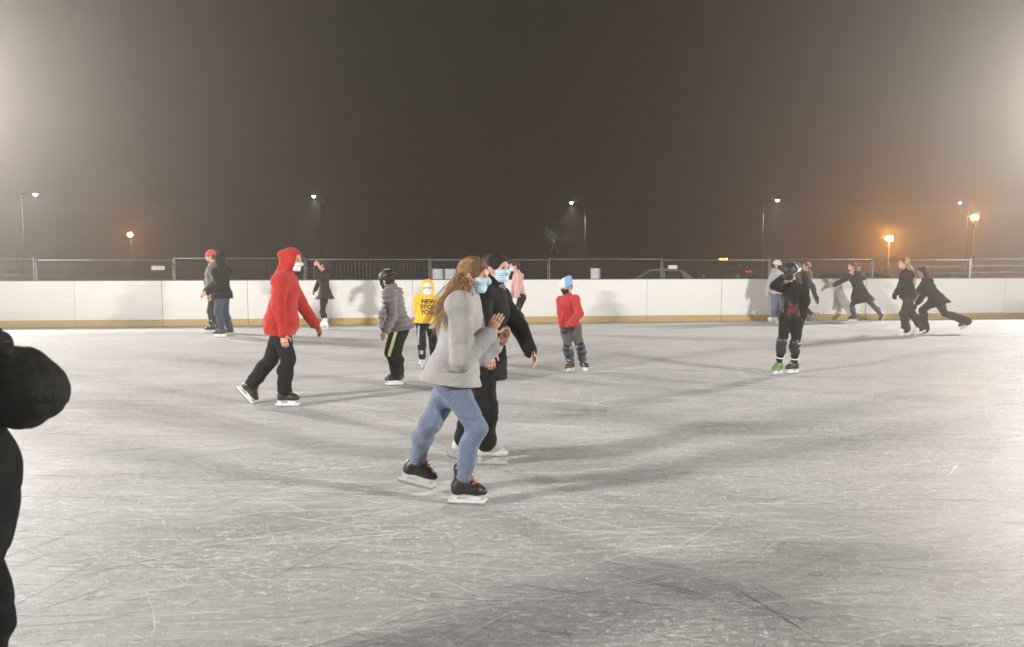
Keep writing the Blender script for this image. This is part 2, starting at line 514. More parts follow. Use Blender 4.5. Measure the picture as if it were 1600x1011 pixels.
# skate cuts ploughed into the surface: thin ridges of scraped ice
def skate_marks(name, n, seed, wlo, whi, z, mat, ymax=14, along=.75):
    r = np.random.RandomState(seed); V = []; Q = []
    for i in range(n):
        y = 1.6 + (ymax - 1.6) * r.rand() ** 1.5; x = r.uniform(-.8, .8) * (y + .6)
        th = r.normal(0, .35) if r.rand() < along else r.uniform(-1.5, 1.5)
        L = .08 + 1.1 * r.rand() ** 3.5; kcurv = r.normal(0, .35); w = r.uniform(wlo, whi); ns_ = 8
        t = np.linspace(-.5, .5, ns_) * L
        ang = th + kcurv * t
        dx = np.cumsum(np.cos(ang)) * L / ns_; dy = np.cumsum(np.sin(ang)) * L / ns_
        ww = w * np.sin(np.linspace(.05, math.pi - .05, ns_)) ** .6 * (1 + .35 * r.randn(ns_))
        ww = np.clip(ww, .0008, None)
        nx, ny = -np.sin(ang), np.cos(ang)
        b = len(V)
        for j in range(ns_):
            cx, cy_ = x + dx[j], y + dy[j]
            V += [(cx - nx[j]*ww[j], cy_ - ny[j]*ww[j], .0004), (cx, cy_, z), (cx + nx[j]*ww[j], cy_ + ny[j]*ww[j], .0004)]
        for j in range(ns_ - 1):
            q = b + j * 3; Q += [(q, q+3, q+4, q+1), (q+1, q+4, q+5, q+2)]
    return np_mesh(name, V, Q, mat, None, False)
m_snow = plain('ice_shavings', (.84, .84, .83), .75, scale=60)
m_cut = plain('clear_cut', (.27, .27, .265), .28, scale=30)
tag(skate_marks('skate_marks', 2400, 3, .0005, .0012, .0016, m_snow), 'thin white curved skate cuts across the near ice', 'skate marks', kind='stuff')
tag(skate_marks('skate_grooves', 1500, 8, .0006, .0018, .0015, m_cut), 'thin grey skate grooves across the near ice', 'skate grooves', kind='stuff')

def shavings(n, seed):
    r = np.random.RandomState(seed); V = []; T = []
    cl = [(r.uniform(-.7, .7), 1.9 + 9 * r.rand() ** 1.3, r.normal(0, .25)) for _ in range(150)]
    base = np.array([(1, 0, 0), (-.5, .87, 0), (-.5, -.87, 0), (0, 0, 1)])
    for i in range(n):
        if r.rand() < .7:
            u, y, th = cl[r.randint(len(cl))]; a = r.normal(0, .55); b = r.normal(0, .07)
            x = u * y + a * math.cos(th) - b * math.sin(th); y = y + a * math.sin(th) + b * math.cos(th)
        else:
            y = 1.6 + 9 * r.rand() ** 1.4; x = r.uniform(-.75, .75) * (y + .4)
        s = min(.007, .00125 * math.exp(r.normal(0, .55)) * (1 + .10 * y))
        t = r.uniform(0, 6.28); R_ = np.array([[math.cos(t), -math.sin(t), 0], [math.sin(t), math.cos(t), 0], [0, 0, 1]])
        P = (base * (s * r.uniform(.7, 1.6), s * r.uniform(.7, 1.3), s * r.uniform(.5, 1.2))) @ R_.T + (x, y, .0003)
        k = len(V); V += list(P); T += [(k, k+1, k+3), (k+1, k+2, k+3), (k+2, k, k+3)]
    return np_mesh('ice_shavings', V, T, m_snow, None, False, n=3)
tag(shavings(45000, 5), 'white grains of scraped snow scattered over the near ice', 'snow', kind='stuff')

# ---- rink boards
def board_mat():
    m, ns, lk, p = new_mat('white_board_plastic')
    oi = ns.new("ShaderNodeObjectInfo").outputs["Random"]
    tc = ns.new("ShaderNodeTexCoord").outputs["Object"]
    sc = ramp(ns, lk, noise(ns, lk, mapping(ns, lk, tc, (.8, 1, 12)), 3, 4, .65), [(.57, 0.0), (.74, .7)])
    spots = ramp(ns, lk, noise(ns, lk, tc, 22, 3, .6), [(.70, 0.0), (.78, .45)])
    c = mix_col(ns, lk, oi, (.735, .72, .69), (.79, .775, .75))
    c = mix_col(ns, lk, noise(ns, lk, tc, .9, 4), c, (.69, .675, .645))
    c = mix_col(ns, lk, math_node(ns, lk, 'MAXIMUM', sc, spots), c, (.52, .50, .47))
    lk.new(c, p.inputs["Base Color"]); p.inputs["Roughness"].default_value = .42
    return m
m_board = board_mat()
m_kick = plain('ochre_kick_plate', (.45, .31, .11), .5, scale=3, var=.15)
m_rail = plain('board_top_cap', (.085, .083, .08), .6)
wall = empty('rink_boards', tuple(board_pt(0)), BOARD_RZ)
tag(wall, 'long white plastic dasher boards with ochre kick strip along the far ice edge', 'rink boards')
PW = 1.99
panel_me = kick_me = cap_me = None
for i in range(-11, 13):
    s0 = -8.45 + PW * (i + 4)
    if panel_me is None:
        b = MB(); b.box((.004, 0, .151), (PW - .004, .05, 1.082)); panel = b.build('board_panel', m_board, wall, bevel=.003); panel_me = panel.data
        b = MB(); b.box((.003, -.012, .0), (PW - .003, .05, .148)); kick = b.build('kick_plate', m_kick, wall, bevel=.004); kick_me = kick.data
        b = MB(); b.box((.001, -.008, 1.085), (PW - .001, .058, 1.105)); cap = b.build('top_cap', m_rail, wall, bevel=.004); cap_me = cap.data
    else:
        panel = link_mesh('board_panel', panel_me, None, wall); kick = link_mesh('kick_plate', kick_me, None, wall); cap = link_mesh('top_cap', cap_me, None, wall)
    dy = ((i * 7) % 5 - 2) * .003
    for o in (panel, kick, cap): o.location = (s0, dy, 0)
    b = None
# support posts behind the boards
b = MB()
for i in range(-11, 14):
    s0 = -8.45 + PW * (i + 4)
    b.box((s0 - .03, .065, -.24), (s0 + .03, .12, 1.02))
b.build('back_posts', M['dark_metal'], wall)["kind"] = 'stuff'

# ---- temporary fence panels
def fence_meshes():
    W, Hh = 3.46, 1.84
    d = {}
    mb = MB(); mb.tube([(0, 0, .0), (0, 0, Hh + .035)], .018, 8); d['post'] = mb
    mb = MB(); mb.tube([(.0, 0, Hh), (W, 0, Hh)], .014, 8); d['top_rail'] = mb
    mb = MB(); mb.tube([(.0, 0, .14), (W, 0, .14)], .019, 8); d['bottom_rail'] = mb
    mb = MB()
    n = 33
    for k in range(1, n):
        x = W * k / n; mb.tube([(x, 0, .14), (x, 0, Hh)], .0016, 4, False)
    for k in range(1, 8):
        z = .14 + (Hh - .14) * k / 8; mb.tube([(0, .004, z), (W, .004, z)], .0016, 4, False)
    d['wire_mesh'] = mb
    mb = MB(); mb.box((-.32, -.11, 0), (.32, .11, .12)); d['foot_block'] = mb
    mb = MB(); mb.box((-.075, -.03, 1.58), (.035, .03, 1.63)); d['clamp'] = mb
    return d, W
fd, FWID = fence_meshes()
m_wire = plain('fence_wire', (.20, .195, .185), .5, .6)
m_conc = plain('concrete_foot', (.28, .27, .26), .9, bmp=.5)
fence_me = {}
ordn = ['leftmost', 'second', 'third', 'fourth', 'fifth', 'sixth', 'seventh', 'eighth', 'ninth', 'tenth']
for i in range(10):
    s0 = -16.42 + 3.51 * i
    pt = fence_pt(s0)
    f = empty('wire_fence', tuple(pt), FENCE_RZ + (.006 if i % 3 == 1 else -.004))
    f.location.z += (.012, -.02, .03, .0, -.012, .01, -.02, .0, -.015, .01)[i]
    lab = ('leftmost wire mesh fence panel behind the white boards, cut off by the frame' if i == 0 else
           'rightmost wire mesh fence panel behind the white boards, cut off by the frame' if i == 9 else
           '%s wire mesh fence panel from the left, standing behind the white boards' % ordn[i])
    tag(f, lab, 'fence', 'wire mesh fence panels behind the rink')
    for nm, mat in (('post', M['galv']), ('post', M['galv']), ('top_rail', M['galv']), ('bottom_rail', M['galv']), ('wire_mesh', m_wire), ('foot_block', m_conc), ('clamp', M['galv'])):
        if nm not in fence_me: o = fd[nm].build(nm, mat, f, smooth=nm in ('post', 'top_rail')); fence_me[nm] = o.data
        else: o = link_mesh(nm, fence_me[nm], None, f)
        if nm == 'post' and len([c for c in f.children if c.name.startswith('post')]) == 2: o.location.x = FWID

def plate(name, loc, rz, w, h, mat, label, bars=False):
    o = empty(name, loc, rz); tag(o, label, 'sign')
    b = MB(); b.box((-w/2, -.006, -h/2), (w/2, .006, h/2)); b.build('sign_plate', mat, o, bevel=.003)
    b = MB()
    for sx in (-1, 1): b.box((sx*w*.42 - .012, .006, h*.2), (sx*w*.42 + .012, .03, h*.32))
    b.build('cable_tie', M['dark_metal'], o)
    return o
m_sign = plain('sign_plate_white', (.62, .60, .58), .5, scale=8)
def print_sign():
    m, ns, lk, p = new_mat('printed_sign')
    tc = ns.new("ShaderNodeTexCoord").outputs["Object"]
    band = noise(ns, lk, mapping(ns, lk, tc, (30, 1, 6)), 3, 2)
    lk.new(mix_col(ns, lk, ramp(ns, lk, band, [(.5, 0.0), (.62, .5)]), (.62, .59, .57), (.40, .33, .31)), p.inputs["Base Color"])
    return m
q = fence_pt(-9.86 + .04); q2 = fence_pt(4.96)
plate('fence_sign', (q[0], q[1] - .04, 1.36), FENCE_RZ, .34, .11, print_sign(), 'small pale plate tied to the fence beneath the left orange lamp')
plate('fence_sign', (q2[0], q2[1] - .04, 1.36), FENCE_RZ, .29, .11, m_sign, 'small white plate tied to the fence above the silver car')

def notice_board(px_x, y, w, h, zc, label, split):
    o = empty('notice_board', (px_x, y, GROUND_Z), FENCE_RZ); tag(o, label, 'board')
    n = 2 if split else 1
    for k in range(n):
        ww = w / n
        x0 = -w/2 + k * ww
        b = MB(); b.box((x0 + .015, 0, zc - h/2 - GROUND_Z), (x0 + ww - .015, .03, zc + h/2 - GROUND_Z)); b.build('panel', M['board_sheet'], o, bevel=.004)
    b = MB()
    for x in (-w/2, w/2) if not split else (-w/2, 0, w/2): b.box((x - .018, -.012, 0), (x + .018, .045, zc + h/2 - GROUND_Z + .02))
    b.build('leg', M['dark_metal'], o)
M['board_sheet'] = plain('board_sheet', (.55, .55, .60), .5, scale=5)
notice_board(-2.03, 23.0, .72, .62, 1.0, 'pale two-part board behind the fence, left of the walking women', True)
notice_board(2.63, 24.3, .32, .62, 1.0, 'narrow pale board behind the fence, above the child in the red sweater', False)

# ---- floodlight masts
m_lens = emit('floodlight_lens', (1.0, .97, .92), 60)
m_mast = plain('mast_grey', (.3, .3, .3), .5, .5)
def floodlight(loc, watts, aim, label, cone=165, blend=.9):
    x, y, z = loc
    o = empty('floodlight_mast', (x, y, GROUND_Z)); tag(o, 'grey floodlight mast with three lamp heads, ' + label, 'floodlight', 'floodlight masts around the rink')
    hgt = z - GROUND_Z
    b = MB(); b.tube([(0, 0, 0), (0, 0, hgt + .15)], [.09, .06], 12); b.build('pole', m_mast, o, True)
    b = MB(); b.box((-.25, -.25, 0), (.25, .25, .04)); b.build('base_plate', m_mast, o)
    d = Vector(aim) - Vector((x, y, z)); yaw = math.atan2(d.x, d.y); R_ = Matrix.Rotation(-yaw, 4, 'Z')
    b = MB(); b.box((-.9, -.03, hgt - .03), (.9, .03, hgt + .03), R_); b.build('crossbar', m_mast, o)
    for sx in (-.6, 0, .6):
        hp = R_ @ Vector((sx, .14, hgt))
        q = d.to_track_quat('Y', 'Z').to_matrix().to_4x4(); T = Matrix.Translation(hp) @ q
        b = MB(); b.box((-.25, -.10, -.20), (.25, .05, .20), T); hd = b.build('lamp_head', m_mast, o, bevel=.02)
        b = MB(); b.box((-.23, .052, -.17), (.23, .058, .17), T); b.build('lens', m_lens, hd)
        l = bpy.data.lights.new('floodlight_beam', 'SPOT'); l.energy = watts * 2 / 3; l.color = (1.0, .965, .92)
        l.spot_size = math.radians(cone); l.spot_blend = blend; l.shadow_soft_size = .15
        lo = bpy.data.objects.new('floodlight_beam', l); COL.objects.link(lo); lo.parent = hd
        lo.location = T @ Vector((0, .25, 0)); lo.rotation_euler = d.to_track_quat('-Z', 'Y').to_euler()
for a in FLOOD_MASTS: floodlight(*a, *((165, .9) if a[0][1] > 10 else (92, 1.0)))

# ---- street lamps
m_led = emit('street_lamp_lens', (.90, .96, 1.0), 150)
def street_lamp(loc, watts, label, arm=-1.0, head=.28):
    x, y, z = loc
    o = empty('street_lamp', (x - arm, y, GROUND_Z)); tag(o, label, 'street lamp', 'white street lamps beyond the rink')
    h = z - GROUND_Z
    b = MB(); b.tube([(0, 0, 0), (0, 0, h * .5), (0, 0, h + .1)], [.055, .045, .035], 10); b.build('pole', M['lamp_post'], o, True)
    b = MB(); b.tube([(0, 0, h + .05), (arm * .5, 0, h + .12), (arm * .8, 0, h + .1)], .03, 8); b.build('arm', M['lamp_post'], o, True)
    b = MB(); b.box((arm - head*.5, -.14, h + .04), (arm + head*.5, .14, h + .13)); hd = b.build('lamp_head', M['lamp_post'], o, bevel=.03)
    b = MB(); b.add([(arm - head*.36, -.11, h + .03), (arm + head*.36, -.11, h + .03), (arm + head*.36, .11, h + .03), (arm - head*.36, .11, h + .03), (arm, -.06, h - .10), (arm, .06, h - .10)],
                    [(0, 1, 4), (1, 2, 5, 4), (2, 3, 5), (3, 0, 4, 5)])
    b.build('lens', m_led, hd)
    l = bpy.data.lights.new('street_lamp_light', 'SPOT'); l.energy = watts * 2 / 3; l.color = (.92, .97, 1.0); l.spot_size = math.radians(115); l.spot_blend = .6; l.shadow_soft_size = .08
    lo = bpy.data.objects.new('street_lamp_light', l); COL.objects.link(lo); lo.parent = hd; lo.location = (arm, 0, h - .15)
street_lamp((-33.8, 55, 6.16), 1800, 'white street lamp glowing in fog at the far left', 1.0)
street_lamp((-14.06, 55, 6.03), 2600, 'white street lamp above the skater in the red hood', -.7)
street_lamp((4.22, 55, 5.58), 3000, 'white street lamp over bare twigs near the middle', -1.0)
street_lamp((18.83, 55, 5.76), 3600, 'white street lamp glowing above the helmeted skater', 1.0)
street_lamp((54.9, 95, 8.48), 2000, 'tiny faint white street lamp beside the right orange lamp', -1.0)
# dark unlit mast beside the second lamp
o = empty('dark_mast', (-12.25, 50, GROUND_Z)); tag(o, 'tall dark unlit mast beside the lamp above the red hood', 'mast')
b = MB(); b.tube([(0, 0, 0), (0, 0, 5.5)], [.16, .12], 12); b.build('pole', M['dark_metal'], o, True)
b = MB(); b.tube([(0, 0, 5.5), (0, 0, 5.58)], [.14, .04], 12); b.build('pole_cap', M['dark_metal'], o, True)
b = MB(); b.box((-.25, -.25, 0), (.25, .25, .05)); b.build('base_plate', M['dark_metal'], o)

def globe_lamp(loc, r, strength, label, watts=0):
    x, y, z = loc
    o = empty('globe_lamp', (x, y, GROUND_Z)); tag(o, label, 'street lamp', 'orange globe lamps beyond the rink')
    h = z - GROUND_Z
    b = MB(); b.tube([(0, 0, 0), (0, 0, 1.0), (0, 0, 1.02), (0, 0, h - r - .08)], [.08, .08, .05, .045], 10); b.build('pole', M['lamp_post'], o, True)
    b = MB(); b.tube([(0, 0, h - r - .1), (0, 0, h - r * .85)], [.06, .13], 12); b.build('collar', M['lamp_post'], o, True)
    bm = bmesh.new(); bmesh.ops.create_uvsphere(bm, u_segments=24, v_segments=16, radius=r)
    for v in bm.verts: v.co.z = v.co.z * (.92 if v.co.z > 0 else .82) + h
    me = bpy.data.meshes.new('globe'); bm.to_mesh(me); bm.free()
    link_mesh('globe', me, emit('sodium_globe', (1.0, .42, .075), strength), o, True)
    b = MB(); b.tube([(0, 0, h + r * .85), (0, 0, h + r * 1.05), (0, 0, h + r * 1.1)], [.12, .08, .02], 10); b.build('cap', M['lamp_post'], o, True)
globe_lamp((-34.6, 70, 3.8), .20, 500, 'small orange globe lamp glowing at the left')
globe_lamp((30.3, 62, 3.24), .25, 1150, 'strong orange globe lamp with wide glow at the right')
globe_lamp((26.3, 44, 3.96), .18, 700, 'orange globe lamp on a visible pale pole at the far right')

# ---- bare tree under the third lamp
def bare_tree(loc, h, seed, label):
    rnd = random.Random(seed)
    o = empty('bare_tree', loc); tag(o, label, 'tree')
    trunk, crown = MB(), MB()
    def grow(p, d, L, r, lev):
        p = np.array(p); d = unit(d); pts = [p]; rad = [r]
        for k in range(3):
            d = unit(d + np.array([rnd.gauss(0, .16), rnd.gauss(0, .16), rnd.gauss(.03, .1)])); p = p + d * L / 3; pts.append(p); rad.append(r * (1 - .22 * (k + 1)))
        (trunk if lev < 2 else crown).tube(pts, rad, 6 if lev < 2 else 3, False)
        if lev >= 5: return
        for k in range(3 if lev < 4 else 4):
            a = rnd.uniform(0, 6.28); q = pts[rnd.choice((1, 2, 3))] if lev else pts[rnd.choice((2, 3))]
            sd = unit(d + 1.0 * np.array([math.cos(a), math.sin(a), rnd.uniform(-.1, .5)]))
            grow(q, sd, L * rnd.uniform(.6, .8), r * .5, lev + 1)
    grow((0, 0, 0), (0, 0, 1), h * .38, h * .022, 0)
    m = plain('bark', (.035, .03, .025), .9, scale=30, bmp=.5)
    trunk.build('trunk', m, o); crown.build('crown', m, o)
bare_tree((3.0, 53.6, GROUND_Z), 5.4, 11, 'bare twiggy tree lit by the white lamp near the middle')

# ---- parked cars beyond the fence
m_glass = plain('car_glass', (.012, .013, .014), .08)
m_tyre = plain('tyre_rubber', (.02, .02, .02), .8)
m_rim = plain('alloy_rim', (.4, .4, .4), .35, .8)
def car(loc, rz, col, label, roof=1.46, length=4.2, lights=True, extra=None):
    o = empty('parked_car', loc, rz); tag(o, label, 'car')
    paint = plain('car_paint_%d' % len(bpy.data.materials), col, .28, .3, var=.05)
    W = .88; L = length / 2
    prof = [(-L, .62), (-L + .05, .86), (-L + .35, .98), (-L + 1.05, 1.0), (.5 * L, .98), (L - .4, .86), (L - .06, .72), (L, .5), (L - .08, .28), (-L + .1, .28), (-L, .4)]
    V = []; Fc = []
    ys = [(-W, .0), (-W + .07, .05), (W - .07, .05), (W, .0)]
    n = len(prof)
    for y, e in ((-W, .94), (-W + .12, 1.0), (W - .12, 1.0), (W, .94)):
        for x, z in prof: V.append((x * (.985 if e < 1 else 1), y, .28 + (z - .28) * (.96 if e < 1 else 1)))
    for j in range(3):
        for i in range(n): Fc.append((j*n + i, j*n + (i+1) % n, (j+1)*n + (i+1) % n, (j+1)*n + i))
    Fc += [tuple(range(n-1, -1, -1)), tuple(3*n + i for i in range(n))]
    mb = MB(); mb.add(V, Fc); body = mb.build('body', paint, o, True, bevel=.02)
    # greenhouse: rear screen, roof, windscreen
    gp = [(-L + .55, .97), (-L + 1.0, roof - .06), (-L + 1.45, roof), (L * .05, roof + .01), (L * .24, roof - .05), (L * .62, .97)]
    def sec(x, z, inset): k = (z - .97) / (roof - .97); return W - .05 - inset - .20 * k
    V = []; Fc = []; n = len(gp)
    for sgn in (-1, 1):
        for x, z in gp: V.append((x, sgn * sec(x, z, 0), z))
    for i in range(n - 1): Fc.append((i, i+1, n+i+1, n+i))
    Fc += [tuple(range(n)), tuple(range(2*n - 1, n - 1, -1))]
    mb = MB(); mb.add(V, Fc); mb.build('cabin', paint, o, False, bevel=.03)
    for sgn in (-1, 1):
        for x0, x1, t0, t1 in ((-L + .98, -L + 1.78, -L + 1.18, -L + 1.78), (-L + 1.86, L * .50, -L + 1.86, L * .20)):
            zb, zt = 1.01, roof - .085
            y0, y1 = sgn * (sec(0, zb, 0) + .006), sgn * (sec(0, zt, 0) + .006)
            mb = MB(); mb.add([(x0, y0, zb), (x1, y0, zb), (t1, y1, zt), (t0, y1, zt), (x0, y0 - sgn*.01, zb), (x1, y0 - sgn*.01, zb), (t1, y1 - sgn*.01, zt), (t0, y1 - sgn*.01, zt)],
                              [(0, 1, 2, 3), (7, 6, 5, 4), (0, 4, 5, 1), (1, 5, 6, 2), (2, 6, 7, 3), (3, 7, 4, 0)])
            mb.build('side_window', m_glass, o)
    for nm, (xa_, za), (xb_, zb) in (('windscreen', (L * .59, 1.0), (L * .27, roof - .08)), ('rear_window', (-L + .58, 1.02), (-L + .93, roof - .12))):
        sg = 1 if nm == 'windscreen' else -1
        wa, wb = sec(0, za, .05), sec(0, zb, .05)
        mb = MB(); mb.add([(xa_ + sg*.02, -wa, za), (xa_ + sg*.02, wa, za), (xb_ + sg*.02, wb, zb + .01), (xb_ + sg*.02, -wb, zb + .01)], [(0, 1, 2, 3)]); mb.build(nm, m_glass, o)
    for x in (-L + .75, L - .78):
        for sgn in (-1, 1):
            mb = MB(); mb.tube([(x, sgn * (W - .20), .31), (x, sgn * (W + .01), .31)], .31, 20); w = mb.build('wheel', m_tyre, o, bevel=.015)
            mb = MB(); mb.tube([(x, sgn * (W - .02), .31), (x, sgn * (W + .02), .31)], .2, 14); mb.build('rim', m_rim, w)
    for sgn in (-1, 1):
        mb = MB(); mb.box((L - .12, sgn * .62 - .16, .66), (L - .01, sgn * .62 + .16, .78)); mb.build('headlight', m_rim, o, bevel=.02)
        mb = MB(); mb.box((-L - .01, sgn * .68 - .09, .70), (-L + .08, sgn * .68 + .09, .80)); mb.build('tail_light', extra or M['boot_red'], o, bevel=.02)
        mb = MB(); mb.box((L * .50, sgn * (W + .09) - .07, .98), (L * .56, sgn * (W + .09) + .07, 1.09)); mb.build('wing_mirror', paint, o, bevel=.02)
    return o
car((6.1, 32.0, GROUND_Z), math.radians(176), (.13, .127, .124), 'silver hatchback roof showing above the boards beyond the fence', 1.46, 3.9)
car((14.9, 33.0, GROUND_Z), math.radians(12), (.035, .035, .037), 'dark car roof behind the skater in the long coat', 1.30, 4.3)
car((19.3, 34.0, GROUND_Z), math.radians(8), (.05, .05, .052), 'dark car roof behind the lunging skater at the right', 1.34, 4.4)
red_on = emit('tail_light_on', (1.0, .05, .04), 5)
v = car((19.2, 70.0, GROUND_Z), math.radians(150), (.03, .03, .032), 'distant dark car carrying a glowing amber light bar', 1.62, 4.6, extra=red_on)
b = MB(); b.box((-.42, -.12, 1.64), (.42, .12, 1.72)); bar = b.build('light_bar', M['dark_metal'], v)
for sx in (-.27, 0, .27):
    b = MB(); b.tube([(sx, 0, 1.72), (sx, 0, 1.88 + (.05 if sx else 0))], [.12, .08], 10); b.build('beacon', emit('amber_beacon', (1.0, .42, .03), 22), bar)

